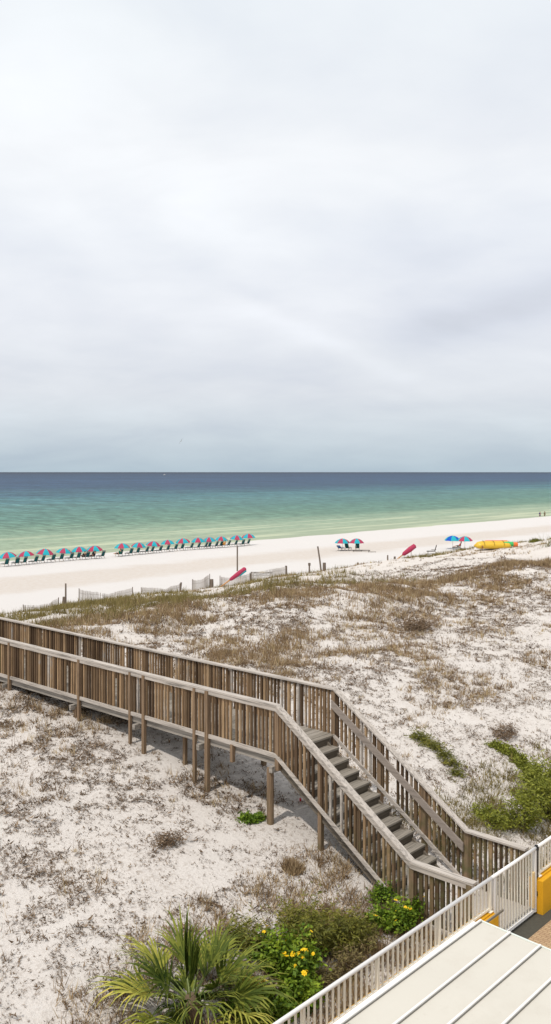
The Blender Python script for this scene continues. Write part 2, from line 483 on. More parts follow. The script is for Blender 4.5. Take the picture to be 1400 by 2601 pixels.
def brick_mat():
    m, k, b, _ = new_mat('orange_brown_border_pavers')
    pos = k.n('ShaderNodeNewGeometry').outputs['Position']
    t = k.dot(pos, (TX, TY, 0)); w = k.dot(pos, (-TY, TX, 0))
    br = k.n('ShaderNodeTexBrick'); k.link(k.comb(w, t, 0.0), br.inputs['Vector'])
    br.inputs['Color1'].default_value = (.38, .25, .145, 1); br.inputs['Color2'].default_value = (.47, .33, .19, 1); br.inputs['Mortar'].default_value = (.20, .11, .05, 1)
    br.inputs['Scale'].default_value = 4.2; br.inputs['Mortar Size'].default_value = .02
    k.link(br.outputs[0], b.inputs['Base Color']); b.inputs['Roughness'].default_value = .8
    return m
def quad(name, t0, t1, w0, w1, z0, z1, mat, label):
    mb = MB(); mb.box(t0, t1, w0, w1, z0, z1)
    o = mb.build(name, mat); o.rotation_euler = (0, 0, ANG)
    return tag(o, label, kind='structure')
ZP = 5.9
quad('patio', -60, 60, -60, 6.72, 5.4, ZP, paver_mat(), 'tan stone paved patio below the metal roof')
quad('patio_border', -60, 60, 6.72, 7.16, 5.4, ZP + .004, brick_mat(), 'orange brown brick border along the yellow wall')
quad('drain_strip', -60, 60, 7.18, 7.54, 5.4, ZP - .02, plain('dark_drain', (.07, .065, .05), .8, .3, 20), 'dark drain strip in front of the gate')
quad('landing_slab', 13.30, 15.24, 7.56, 9.0, 5.4, ZP + .07, plain('concrete_landing', (.42, .38, .34), .9, .15, 12, .2, 0, .3), 'pale concrete slab between the gate and the stairs')

# ------------------------------------------------------------------ boardwalk
TN, TF = 13.34, 15.22          # near and far rail
WS, WE = 12.2, 8.92            # top and bottom of the stairs
ZD = 8.24                      # deck
ZR = CAMZ - 4.75               # rail cap (top)
DROP = 2.21
WEND = 36.0
NST = 12
def build_boardwalk():
    root = empty('boardwalk', P(TN, WS, 0) + Vector((0, 0, G(TN, WS))), ANG)
    tag(root, 'weathered wooden dune walkover with picket railings and a stair down to the patio', 'boardwalk')
    t0, w0, zz = TN, WS, G(TN, WS)
    def L(t, w, z): return (t - t0, w - w0, z - zz)
    def part(mb, name, mat, bev=0.0): return mb.build(name, mat, root, bevel=bev)
    rnd = random.Random(3)
    ti, to = TN - .02, TF + .02
    # deck boards
    mb = MB(); w = WS
    while w < WEND:
        dz = rnd.uniform(-.004, .004)
        mb.box(ti - t0, to - t0, w - w0, w + .134 - w0, ZD - .038 + dz - zz, ZD + dz - zz); w += .142
    part(mb, 'deck', M['deck_t'])
    # joists below the deck
    for tt in (ti + .045, (ti + to) / 2, to - .045):
        mb = MB(); mb.box(tt - .02 - t0, tt + .02 - t0, WS + .01 - w0, WEND - w0, ZD - .23 - zz, ZD - .05 - zz)
        part(mb, 'joist', M['joist'])
    for ww in (WS + .06, 14.45, 16.7, 19.3, 22.6, 26, 29.5, 33):
        mb = MB(); mb.box(ti - .12 - t0, to + .12 - t0, ww - .045 - w0, ww + .045 - w0, ZD - .36 - zz, ZD - .235 - zz); part(mb, 'cross_beam', M['joist'])
    # stairs
    run = (WS - WE) / NST; rise = DROP / NST
    for i in range(1, NST):
        wt = WS - run * i; z = ZD - rise * i
        mb = MB()
        for j in (0, 1):
            mb.box(ti + .05 - t0, to - .22 - t0, wt - .005 + j * .148 - w0, wt + .136 + j * .148 - w0, z - .038 - zz, z - zz)
        part(mb, 'stair_tread', M['deck_t'])
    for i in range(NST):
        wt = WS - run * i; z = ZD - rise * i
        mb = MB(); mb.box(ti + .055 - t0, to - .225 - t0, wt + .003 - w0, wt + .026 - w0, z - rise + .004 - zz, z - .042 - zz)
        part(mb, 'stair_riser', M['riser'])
    for tt in (ti + .09, to - .27):
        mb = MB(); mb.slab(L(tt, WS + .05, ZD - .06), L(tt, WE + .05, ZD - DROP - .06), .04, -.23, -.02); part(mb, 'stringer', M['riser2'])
    # railings
    def rail(tc, side):
        s = side                                # outward
        segs = [(WEND, WS, ZR, ZR), (WS, WE, ZR, ZR - DROP), (WE, 7.66, ZR - DROP, ZR - DROP)]
        for wa, wb, za, zb in segs:
            n = max(1, round((wa - wb) / 3.0)) if za == zb else 1
            for i in range(n):                  # cap boards butt end to end
                a = wa + (wb - wa) * i / n; b = wa + (wb - wa) * (i + 1) / n
                g = .003 if i else 0
                zA = za + (zb - za) * i / n; zB = za + (zb - za) * (i + 1) / n
                d = rnd.uniform(-.003, .003)
                mb = MB(); mb.slab(L(tc, a - g, zA + d), L(tc, b, zB + d), .15, -.038, 0)
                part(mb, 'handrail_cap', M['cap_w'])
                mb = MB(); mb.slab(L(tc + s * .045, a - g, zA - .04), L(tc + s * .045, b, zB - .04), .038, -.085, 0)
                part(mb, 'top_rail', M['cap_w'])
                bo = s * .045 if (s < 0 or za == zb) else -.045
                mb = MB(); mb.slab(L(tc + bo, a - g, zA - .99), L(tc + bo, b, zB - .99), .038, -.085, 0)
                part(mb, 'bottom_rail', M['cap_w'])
        # pickets bay by bay
        bounds = [WEND - 2.05 * i for i in range(12)]
        bounds = [b for b in bounds if b > WS + .7] + [WS, (WS + WE) / 2 + .05, WE, 7.68]
        def zr(w): return ZR if w >= WS else (ZR - DROP if w <= WE else ZR - DROP * (WS - w) / (WS - WE))
        for a, b in zip(bounds[:-1], bounds[1:]):
            mb = MB(); w = a - .075
            while w > b + .03:
                if rnd.random() > .012:
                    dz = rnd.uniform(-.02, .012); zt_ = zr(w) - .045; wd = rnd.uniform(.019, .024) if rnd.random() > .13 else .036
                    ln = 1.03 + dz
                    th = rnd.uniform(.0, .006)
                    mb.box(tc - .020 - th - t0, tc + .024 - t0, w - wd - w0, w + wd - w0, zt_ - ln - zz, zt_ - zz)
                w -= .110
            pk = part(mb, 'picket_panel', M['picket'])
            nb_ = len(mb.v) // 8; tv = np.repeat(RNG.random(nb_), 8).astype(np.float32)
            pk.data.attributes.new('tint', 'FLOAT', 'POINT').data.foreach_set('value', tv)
        return zr
    rail(TN, -1); zr = rail(TF, 1)
    # posts
    def post(t, w, top, hw=.047, wid=None, bottom=None):
        mb = MB(); wd = wid or hw
        bz = (G(t, w) - .5) if bottom is None else bottom
        mb.box(t - hw - t0, t + hw - t0, w - wd - w0, w + wd - w0, bz - zz, top - zz)
        part(mb, 'post', M['post'])
    def wx(px):      # w on the near rail at photo column px
        dx = (px - 700) / 2250; return -dx * TN / (TX * 1.0) * 1.0
    def near_w(px):
        dx = (px - 700) / 2250        # X = TN*TX - w*TY ; D = TN*TY + w*TX ; X = dx*D
        return (TN * TX - dx * TN * TY) / (TY + dx * TX)
    up = ZR - .05
    for px, hw in ((28, .038), (205, .038), (335, .032), (370, .042), (499, .036), (531, .045)):
        post(TN - .05, near_w(px), up, hw)
    post(TN + .35, near_w(441), ZD - .3, .04)
    post(TN + .05, near_w(193) + .05, ZD - .3, .05); post(TN - .05, near_w(595), ZD - .05, .04, bottom=ZD - .42)
    mbp = MB(); a = L(TN - .05, WS + .15, G(TN, WS) - .4); mbp.tube([a, L(TN - .05, WS + .15, ZD - .3)], .075, 12); part(mbp, 'round_post', M['post'])
    for ww in (26.0, 29.5, 33.0, 23.4): post(TN - .105, ww, up, .055)
    post(TN - .0, WS - .02, up, .05, bottom=ZD - .32)
    post(TN + .06, 11.10, zr(11.1) - .06, .045)
    post(TN - .0, WE, zr(WE) - .05, .048)
    post(TN - .03, 7.74, zr(8) - .05, .05)
    post(TN + .07, (WS + WE) / 2 - .35, zr((WS + WE) / 2 - .35) - .05, .04, bottom=ZD - DROP * .6 - .2)
    for ww in (WS + .02, 14.45, 16.7, 19.3, 22.6, 26, 29.5, 33): post(TF + .0 if ww < WS + 1 else TF + .1, ww, up, .05)
    for ww in (13.3, 15.6, 17.9, 20.9, 24.3): post(TF + .09, ww, up, .045, bottom=ZD - .3)
    for ww in (11.0, 9.9, WE, 7.74): post(TF + .02, ww, zr(ww) - .055, .05)
    # flat handrail board on the far stair railing
    mb = MB(); off = -.25
    mb.slab(L(TF - .085, WS + .03, ZR + off), L(TF - .085, WE + .03, ZR - DROP + off), .04, -.165, 0); part(mb, 'grab_rail', M['grab'])
    return root
build_boardwalk()

# ------------------------------------------------------------------ yellow walls, metal fence and gate
WALLTOP = 6.5
FW = 7.50                       # line of the fence
FTOP = CAMZ - 6.89
def wall(t0, t1, label):
    root = empty('stucco_wall', P((t0 + t1) / 2, 7.5, ZP), ANG); tag(root, label, 'wall')
    h = (t1 - t0) / 2
    mb = MB(); mb.box(-h, h, 7.365 - 7.5, 7.64 - 7.5, -.5, WALLTOP - ZP - .0); mb.build('wall_body', M['yellow'], root, bevel=.015)
    mb = MB(); mb.box(-h + .004, h - .004, 7.455 - 7.5, 7.60 - 7.5, WALLTOP - ZP + .001, WALLTOP - ZP + .03); mb.build('wall_cap', M['yellow'], root, bevel=.006)
wall(-30, 13.62, 'long low yellow stucco wall under the cream railing beside the metal roof')
wall(15.26, 45, 'low yellow stucco wall to the right of the metal gate')

def fence(ta, tb, label, posts):
    root = empty('metal_fence', P((ta + tb) / 2, FW, WALLTOP + .03), ANG); tag(root, label, 'fence')
    c = (ta + tb) / 2; top = FTOP - WALLTOP - .03
    mb = MB(); mb.tube([(ta - c, 0, top - .03), (tb - c, 0, top - .03)], .031, 12); mb.build('top_rail', M['white'], root, smooth=True)
    mb = MB(); mb.bar((ta - c, 0, .055), (tb - c, 0, .055), .035, .035); mb.build('bottom_rail', M['cream'], root)
    mb = MB(); t = ta + .07
    while t < tb - .03:
        mb.box(t - .012 - c, t + .012 - c, -.012, .012, .073, top - .055); t += .127
    mb.build('balusters', M['cream'], root)
    for tp in posts:
        mb = MB(); mb.box(tp - .024 - c, tp + .024 - c, -.026, .026, 0.003, top - .052)
        mb.box(tp - .05 - c, tp + .05 - c, -.05, .05, .001, .012); mb.build('fence_post', M['cream'], root)
P0T = 15.22
fence(2.0, 13.60, 'long cream metal railing with white top rail on the wall beside the metal roof', [P0T - m for m in (1.68, 3.27, 4.9, 6.53, 8.16, 9.79, 11.4)])
fence(15.30, 32, 'cream metal railing with white top rail on the wall right of the gate', [15.36, 17.0, 18.6, 20.2, 21.8, 23.4, 25, 26.6])

def gate():
    a, b = 13.68, 15.20; c = (a + b) / 2
    root = empty('metal_gate', P(c, FW, ZP), ANG); tag(root, 'cream metal gate closing the gap between the yellow walls at the foot of the stairs', 'gate')
    top = FTOP - ZP
    mb = MB(); mb.tube([(a - c - .06, 0, top - .03), (b - c + .04, 0, top - .03)], .030, 12); mb.build('top_rail', M['white'], root, smooth=True)
    mb = MB(); mb.bar((a - c, 0, .06), (b - c, 0, .06), .045, .055); mb.build('bottom_rail', M['white'], root)
    for t in (a, b):
        mb = MB(); mb.box(t - .028 - c, t + .028 - c, -.028, .028, .03, top - .055); mb.build('stile', M['white'], root)
    mb = MB(); mb.box(b - .11 - c, b - .045 - c, -.03, .03, .13, .78); mb.build('latch_plate', M['creamstucco'], root)
    mb = MB(); t = a + .1
    while t < b - .12: mb.box(t - .012 - c, t + .012 - c, -.012, .012, .087, top - .055); t += .108
    mb.build('balusters', M['cream'], root)
    mb = MB(); mb.box(b + .045 - c, b + .085 - c, -.03, .02, .62, top + .02); mb.box(b + .03 - c, b + .09 - c, -.045, .03, top - .07, top - .01); mb.build('gate_closer', M['black'], root)
    mb = MB()
    for z in (.35, .95): mb.tube([(b + .045 - c, -.02, z - .04), (b + .045 - c, -.02, z + .04)], .018, 8)
    mb.build('hinge', M['black'], root)
gate()

# ------------------------------------------------------------------ metal roof
def roof():
    TR, WR = 10.03, 5.70; HZ = CAMZ - 5.7
    root = empty('metal_roof', P(TR, WR, ZP), ANG)
    tag(root, 'off white standing seam metal roof of the shelter beside the railing', 'roof')
    zt = HZ - ZP; sl = .035
    def z(w): return zt - (WR - w) * sl      # falls away inland
    ta, wb = -9.5, -4.0
    def L(t, w, zz_): return (t - TR, w - WR, zz_)
    mb = MB()
    a = [L(ta, wb, z(wb)), L(TR, wb, z(wb)), L(TR, WR, z(WR)), L(ta, WR, z(WR))]
    lo = [(x, y, q - .05) for x, y, q in a]
    mb.add(a + lo, [(0, 1, 2, 3), (7, 6, 5, 4), (0, 4, 5, 1), (1, 5, 6, 2), (2, 6, 7, 3), (3, 7, 4, 0)])
    mb.build('roof_sheet', M['roof'], root)
    # lap of a second sheet, a faint joint line in its own colour
    mb = MB(); mb.add([L(7.25, wb, z(wb) + .004), L(7.27, wb, z(wb) + .004), L(7.27, WR - .05, z(WR) + .004), L(7.25, WR - .05, z(WR) + .004)], [(0, 1, 2, 3)]); mb.build('sheet_lap', plain('lap_joint_line', (.5, .47, .40), .6), root)
    w = WR - .02; i = 0
    while w > wb:
        mb = MB(); mb.bar(L(ta, w, z(w) + .018), L(TR + .012, w, z(w) + .015), .026, .030); mb.build('seam', M['seam'], root, bevel=.006)
        mb = MB(); mb.bar(L(ta, w - .0185, z(w) + .006), L(TR - .004, w - .0185, z(w) + .006), .009, .010); mb.build('seam_joint', M['gasket'], root)
        w -= .402
    # front trim and the bar that runs on past the corner
    mb = MB(); mb.slab((.012, 0, zt - .02), (.012, wb - WR, z(wb) - .02), .022, -.06, .035); mb.build('edge_trim', plain('pale_green_white_trim', (.66, .70, .65), .5, .05), root, bevel=.004)
    mb = MB(); mb.bar(L(ta, WR + .045, zt - .06), L(TR - .02, WR + .045, zt - .06), .06, .09); mb.build('side_trim', M['seam'], root, bevel=.005)
    mb = MB(); mb.bar(L(6, WR + .0, zt - .085), L(TR + .62, WR + .0, zt - .085), .02, .03); mb.build('support_beam', M['rodbrown'], root)
    for t, w_ in ((TR - .3, WR - .15), (TR - .3, 0.5), (3.0, WR - .15), (3.0, .5)):
        mb = MB(); mb.box(t - TR - .05, t - TR + .05, w_ - WR - .05, w_ - WR + .05, 0, z(w_) - .055); mb.build('roof_post', M['cream'], root)
roof()
# white hand rail standing on the patio at the frame's edge
def patio_rail():
    t0, w0 = 13.0, 5.02
    root = empty('hand_rail', P(t0, w0, ZP), ANG); tag(root, 'white metal hand rail on the stone patio at the lower right edge', 'hand rail')
    mb = MB(); mb.bar((0, 0, .55), (1.6, 0, .55), .08, .06); mb.build('rail', M['white'], root, bevel=.01)
    for x in (.06, 1.54): mb = MB(); mb.box(x - .025, x + .025, -.025, .025, 0, .52); mb.build('rail_post', M['white'], root)
patio_rail()

# ------------------------------------------------------------------ grass, litter (uncountable)
def blades(base, L, Wd, lean, rng, up=1.0):
    """triangular blades: base (n,3), returns (n,3,3)"""
    n = len(base)
    az = rng.uniform(0, 2 * PI, n); a2 = rng.uniform(0, 2 * PI, n)
    d = np.stack([np.cos(az) * np.sin(lean), np.sin(az) * np.sin(lean), np.cos(lean) * up], -1)
    s = np.stack([np.cos(a2), np.sin(a2), np.zeros(n)], -1) * (Wd / 2)[:, None]
    return np.stack([base - s, base + s, base + d * L[:, None]], 1)

def scatter(n, t0, t1, w0, w1, dens, rng, power=1.0):
    t = rng.uniform(t0, t1, n); w = rng.uniform(w0, w1, n)
    d = dens(t, w)
    keep = rng.random(n) < d
    t, w = t[keep], w[keep]
    # keep only what a camera near this spot could see
    X = t * TX - w * TY; Y = t * TY + w * TX
    k = (np.abs(X) < .36 * Y + 1.5) & (Y > 8)
    return t[k], w[k]
def clear_walk(t, w, pad=.1):
    return ~((t > TN - pad) & (t < TF + pad) & (w > 7.4) & (w < WS + .3))
def band(v, a, b, c, d): return np.interp(v, [a, b, c, d], [0, 1, 1, 0])

def tufts(name, label, t, w, nb, Lm, spread, lean0, lean1, mat, rng, wd=.008, tint_fn=None, zoff=-.01):
    n = len(t)
    tb = np.repeat(t, nb) + rng.normal(0, 1, n * nb) * np.repeat(spread, nb)
    wb = np.repeat(w, nb) + rng.normal(0, 1, n * nb) * np.repeat(spread, nb)
    z = gz(tb, wb) + zoff
    base = np.stack([tb * TX - wb * TY, tb * TY + wb * TX, z], -1)
    L = np.repeat(Lm, nb) * rng.uniform(.45, 1.2, n * nb)
    tri = blades(base, L, wd * rng.uniform(.6, 1.6, n * nb) * (1 + np.repeat(np.hypot(t, w), nb) / 22), rng.uniform(lean0, lean1, n * nb), rng)
    tint = np.repeat(rng.random(n) if tint_fn is None else tint_fn(t, w), nb) * .7 + rng.random(n * nb) * .3
    o = np_mesh(name, tri, 3, mat, None, tint)
    return tag(o, label, 'grass', kind='stuff')

m_straw = tinted('dry_grass_blades', [(0, (.10, .065, .038)), (.3, (.20, .132, .075)), (.55, (.32, .225, .125)), (.78, (.46, .35, .21)), (1, (.36, .30, .13))], .85, .1)
m_litter = tinted('dead_leaf_litter', [(0, (.07, .045, .028)), (.4, (.14, .095, .06)), (.75, (.23, .165, .11)), (1, (.35, .275, .20))], .9, .05)
m_olive = tinted('olive_grass_blades', [(0, (.10, .08, .03)), (.5, (.20, .165, .06)), (1, (.34, .27, .12))], .8, .1)

def vegetation():
    r = RNG
    # low dead litter: small curled scraps and twigs lying on the sand
    def dl(t, w):
        p = np.clip((fbm(t / 1.7, w / 1.7, 4) - .36) * 4, .22, 1)
        q = np.clip((fbm(t / .3 + 5, w / .3, 2) - .36) * 5, .08, 1)
        e = np.where(w < 11.5, np.interp(t, [4, 13], [1.3, 1.7]), 1.0) + 2.5 * np.exp(-((t - 13.55) / .3) ** 2) * (w < 15.5)
        return p * q * e * band(w, 7.7, 8.2, 22, 36) * np.where(t > 16, .72, 1.0) * np.where((t < 13) & (w < 19), 1.5, 1.0)
    t, w = scatter(900000, 3, 55, 7.7, 34, dl, r)
    k = clear_walk(t, w, .02) | (r.random(len(t)) < .35); t, w = t[k], w[k]
    nc = 4; sz = r.lognormal(-.45, .45, len(t)) * np.interp(w, [8, 20, 34], [.7, 1.15, 1.7])
    tt = np.repeat(t, nc) + r.normal(0, .020, len(t) * nc) * np.repeat(sz, nc); ww = np.repeat(w, nc) + r.normal(0, .022, len(t) * nc) * np.repeat(sz, nc)
    S = np.repeat(sz, nc); n = len(tt)
    z = gz(tt, ww) + r.uniform(.0, .03, n) * S
    base = np.stack([tt * TX - ww * TY, tt * TY + ww * TX, z], -1)
    tri = blades(base, r.uniform(.025, .075, n) * S, r.uniform(.012, .034, n) * S, r.uniform(.7, 1.6, n), r)
    o = np_mesh('dead_leaf_litter', tri, 3, m_litter, None, np.repeat(r.random(len(t)), nc) * .7 + r.random(n) * .3); tag(o, 'dead brown leaf litter strewn over the near white sand', 'litter', kind='stuff')
    print('litter', n)
    # small dry tufts on the slopes
    def ds(t, w):
        p = np.clip((fbm(t / 2.2 + 30, w / 1.8, 4) - .51) * 8, .02, 1)
        left = np.where(t < TN - .5, .30, 1.0)
        return p * left * band(w, 7.9, 8.4, 25, 30)
    t, w = scatter(26000, 3, 60, 7.9, 30, ds, r); k = clear_walk(t, w, .15); t, w = t[k], w[k]
    tufts('dry_grass', 'short dry brown grass tufts on the near dune slope', t, w, 14, r.uniform(.08, .30, len(t)), r.uniform(.03, .10, len(t)), .1, 1.1, m_straw, r, .007)
    # crest band: dense brown grass
    def dc(t, w):
        p = np.clip((fbm(t / 4.5 + 3, w / 2.6 + 8, 4) - .42) * 4.5, 0.03, 1) * np.clip((fbm(t / .8, w / .5 + 70, 3) - .36) * 6, .12, 1)
        p = p * np.where((t < 13) & (w < 22.5), .22, 1.0)
        lim = np.interp(t, [22, 46], [0, 1])
        lo = (band(w, 17.5, 20.5, 29, 36) * (1 - lim) * 1.1 + band(w, 16, 19, 23.5, 25.5) * lim * .55 + band(w, 24.5, 25.5, 27, 28.5) * lim * .6) * .85
        edge = band(w, 25.4, 26.2, 27.2, 28.2) * .7
        return np.clip(p * lo + edge * (fbm(t / 2, w / 2, 3) > .45), 0, 1)
    t, w = scatter(120000, 8, 80, 16, 40, dc, r); k = clear_walk(t, w, .2) & ~((t > TN - .2) & (t < TF + .3)); t, w = t[k], w[k]
    tufts('dune_grass', 'dense brown grass along the crest of the dune', t, w, 8, r.uniform(.12, .42, len(t)), r.uniform(.04, .14, len(t)), .05, .8, m_straw, r, .007)
    # seaward slope
    def df(t, w):
        p = np.clip((fbm(t / 5 + 13, w / 3 + 2, 4) - .52) * 4, .045, 1) * .6
        return p * band(w, 30, 38, 60, 63)
    t, w = scatter(26000, 15, 170, 32, 63, df, r)
    tufts('sparse_dune_grass', 'sparse tan grass on the seaward dune slope', t, w, 8, r.uniform(.10, .35, len(t)), r.uniform(.05, .2, len(t)), .05, 1.0, m_straw, r, .009)
    # olive grass beside the walkway's seaward end
    def dg(t, w): return band(w, 27, 31, 56, 62) * band(t, 10, 18, 34, 46) * np.clip((fbm(t / 3, w / 3 + 50, 3) - .3) * 4, 0, 1)
    t, w = scatter(22000, 10, 60, 27, 62, dg, r)
    tufts('olive_grass', 'olive green grass by the far end of the walkway', t, w, 10, r.uniform(.2, .5, len(t)), r.uniform(.05, .2, len(t)), .05, .6, m_olive, r, .009)
    # sparse stems on the toe of the dune
    t = r.uniform(35, 180, 1500); w = r.uniform(58, 63.5, 1500)
    tufts('toe_grass', 'thin grass tufts at the foot of the dune by the sand fence', t, w, 10, r.uniform(.2, .6, len(t)), r.uniform(.08, .3, len(t)), .02, .7, m_olive, r, .010)
    # brown undergrowth round the shrubs in the corner
    def du(t, w): return .7 * band(w, 7.7, 7.9, 9.8, 11.4) * band(t, 6.5, 8.5, 13.3, 13.8) * np.clip((fbm(t / .9, w / .9 + 5, 3) - .36) * 5, 0.05, 1)
    t, w = scatter(9000, 6, 13.8, 7.7, 11.6, du, r)
    tufts('undergrowth', 'brown matted undergrowth between the shrubs and the railing', t, w, 14, r.uniform(.08, .3, len(t)), r.uniform(.04, .12, len(t)), .1, 1.2, m_straw, r, .008)
    def du2(t, w): return .6 * band(w, 7.8, 8.1, 9.8, 11.5) * band(t, 15.4, 15.7, 20, 23) * np.clip((fbm(t / 1.0, w / 1.0 + 15, 3) - .40) * 5, 0.05, 1)
    t, w = scatter(7000, 15.4, 24, 7.8, 12.5, du2, r)
    tufts('mixed_grass', 'olive and brown grass on the sand right of the stairs', t, w, 14, r.uniform(.08, .3, len(t)), r.uniform(.04, .12, len(t)), .1, 1.1, m_olive, r, .008)
vegetation()

# ------------------------------------------------------------------ shrubs
m_leaf_a = tinted('bright_green_leaves', [(0, (.03, .06, .008)), (.5, (.09, .16, .012)), (1, (.28, .37, .03))], .6, .2, .15)
m_leaf_b = tinted('olive_green_leaves', [(0, (.04, .042, .010)), (.5, (.12, .125, .02)), (.85, (.23, .22, .035)), (1, (.30, .23, .06))], .6, .25, .15)
m_leaf_c = tinted('yellow_green_leaves', [(0, (.05, .06, .01)), (.5, (.16, .18, .02)), (1, (.32, .33, .05))], .6, .25, .15)
m_stem = plain('brown_stems', (.10, .07, .045), .9)
m_flower = plain('yellow_petals', (.85, .55, .01), .6, .1, 30)

def leaf_quads(c, size, asp, rng, droop=.2):
    n = len(c)
    a = rng.uniform(0, 2 * PI, n); e = rng.uniform(-.5, .9, n) - droop
    d = np.stack([np.cos(a) * np.cos(e), np.sin(a) * np.cos(e), np.sin(e)], -1)
    v = rng.normal(0, 1, (n, 3)); s = np.cross(d, v); s /= np.linalg.norm(s, axis=1)[:, None] + 1e-9
    L = size * rng.uniform(.6, 1.3, n)
    h = d * L[:, None]; q = s * (L * asp)[:, None]
    return np.stack([c, c + h * .45 + q, c + h, c + h * .5 - q], 1)

def shrub(name, label, cat, blobs, n, size, asp, mat, seed, flowers=0, upright=False, group=None, flower_pts=None):
    """blobs: list of (t, w, height of centre above the ground, rt, rw, rz)"""
    rng = np.random.default_rng(seed)
    t0, w0 = blobs[0][0], blobs[0][1]; z0 = G(t0, w0)
    root = empty(name, P(t0, w0, z0), ANG); tag(root, label, cat, group)
    pts = []; tints = []
    tot = sum(b[3] * b[4] * b[5] for b in blobs)
    for (t, w, h, rt, rw, rz) in blobs:
        m = int(n * rt * rw * rz / tot)
        u = rng.normal(0, 1, (m, 3)); u /= np.linalg.norm(u, axis=1)[:, None]
        rad = rng.random(m) ** .38
        rad *= .72 + .5 * vnoise(u[:, 0] * 2.3 + seed + 9, u[:, 1] * 2.3 + u[:, 2] * 2 + 50)
        p = u * rad[:, None] * np.array([rt, rw, rz])
        keep = vnoise(p[:, 0] * 7 + seed + 20, p[:, 1] * 7 + p[:, 2] * 5 + 30) > .30
        p = p[keep]; rad = rad[keep]
        tt = t + p[:, 0]; ww = w + p[:, 1]
        zz = np.maximum(gz(tt, ww) + .01, gz(t, w) + h + p[:, 2])
        if upright: zz = gz(tt, ww) - .01
        ok = ww > 7.62 if w > 7.6 else np.ones(len(tt), bool)
        q = np.stack([tt - t0, ww - w0, zz - z0], -1)[ok]
        pts.append(q)
        if not upright:
            # sprigs that stick out of the outline
            for _ in range(int(14 + 50 * rt)):
                a = rng.uniform(0, 2 * PI); e = rng.uniform(.05, 1.3); nl = int(rng.uniform(8, 16))
                f_ = np.linspace(.5, rng.uniform(1.1, 1.8), nl)[:, None]
                dv = np.array([math.cos(a) * math.cos(e) * rt, math.sin(a) * math.cos(e) * rw, math.sin(e) * rz * 1.15])
                sp_ = dv * f_ + rng.normal(0, size * .35, (nl, 3)) + np.array([t - t0, w - w0, G(t, w) - z0 + h])
                sp_[:, 2] = np.maximum(sp_[:, 2], gz(sp_[:, 0] + t0, sp_[:, 1] + w0) - z0 + .01)
                q = np.concatenate([q, sp_[sp_[:, 1] + w0 > 7.6]]) if w > 7.6 else q
            pts[-1] = q
        cl = vnoise(q[:, 0] * 5 + 4, q[:, 1] * 5 + q[:, 2] * 4 + 20)
        tints.append(np.clip(.15 + .45 * cl + rng.random(len(q)) * .45, 0, 1))
    c = np.concatenate(pts); ti = np.concatenate(tints)
    if upright:
        # narrow strap leaves rising from the ground
        m = len(c); L = rng.uniform(.6, 1.2, m) * size
        tri = blades(c, L, np.full(m, size * asp), rng.uniform(.1, .9, m), rng)
        np_mesh('foliage', tri, 3, mat, root, ti)
    else:
        np_mesh('foliage', leaf_quads(c, size, asp, rng), 4, mat, root, ti)
    mb = MB(); rr = random.Random(seed)
    for (t, w, h, rt, rw, rz) in blobs:
        for i in range(7):
            a = rr.uniform(0, 2 * PI); r_ = rr.uniform(.3, .85)
            base = Vector((t - t0 + rr.uniform(-.05, .05), w - w0 + rr.uniform(-.05, .05), G(t, w) - z0 - .03))
            tip = Vector((t - t0 + math.cos(a) * rt * r_, w - w0 + math.sin(a) * rw * r_, G(t, w) - z0 + h + rz * rr.uniform(-.1, .7)))
            mb.tube([base, base.lerp(tip, .5) + Vector((0, 0, .04)), tip], [.012, .008, .004], 5)
    for b_ in blobs[1:]:
        mb.tube([(0, 0, -.015), (b_[0] - t0, b_[1] - w0, G(b_[0], b_[1]) - z0 - .015)], .01, 5)
    mb.build('stems', m_stem, root)
    # flowers, each its own part
    if flowers:
        fl = MB(); rr2 = random.Random(seed + 1)
        fl.tube([(0, 0, -.006), (0, 0, .012)], [.014, .012], 8)
        for k_ in range(7):
            a = 2 * PI * k_ / 7; ca, sa = math.cos(a), math.sin(a)
            def pt(r_, o_, z_): return (ca * r_ - sa * o_, sa * r_ + ca * o_, z_)
            fl.add([pt(.008, 0, .004), pt(.030, -.015, .008), pt(.046, 0, .0), pt(.030, .015, .008)], [(0, 1, 2, 3)])
        proto = None
        tops = sorted(range(len(c)), key=lambda i: -(c[i, 2] + rng.random() * .18 - c[i, 1] * .25 - c[i, 0] * .2))
        step = max(1, len(tops) // 6 // flowers)
        for j in range(flowers):
            q = c[tops[j * step]]
            if proto is None: f = fl.build('flower', m_flower, root); proto = f
            else: f = proto.copy(); COL.objects.link(f)
            f.location = (q[0], q[1], q[2] + .05); f.rotation_euler = (rr2.uniform(-.2, .9), rr2.uniform(-.7, .3), rr2.uniform(0, 6))
            s = rr2.uniform(.6, 1.15); f.scale = (s, s, s)
    return root

def B(px, py, h, rt, rw, rz):
    t, w = spot(px, py); return (t, w, h, rt, rw, rz)
shrub('flowering_shrub', 'round leafy shrub with many yellow flowers beside the palm', 'shrub',
      [B(748, 2500, .28, .42, .36, .32), B(700, 2470, .25, .30, .28, .28), B(770, 2560, .15, .30, .3, .25)], 5200, .075, .32, m_leaf_a, 3, 20)
shrub('flowering_shrub', 'bright green yellow flowered shrub between the stairs and the railing', 'shrub',
      [B(1010, 2362, .16, .42, .30, .22), B(965, 2355, .10, .25, .2, .15), B(1050, 2338, .15, .25, .2, .2)], 3600, .065, .32, m_leaf_a, 5, 7)
shrub('shrub', 'tall loose olive green bush above the yellow flowered shrub', 'shrub',
      [B(800, 2425, .32, .52, .42, .42), B(875, 2410, .24, .42, .38, .30), B(750, 2385, .22, .36, .34, .28), B(920, 2380, .12, .3, .3, .18)], 7200, .085, .12, m_leaf_b, 7)
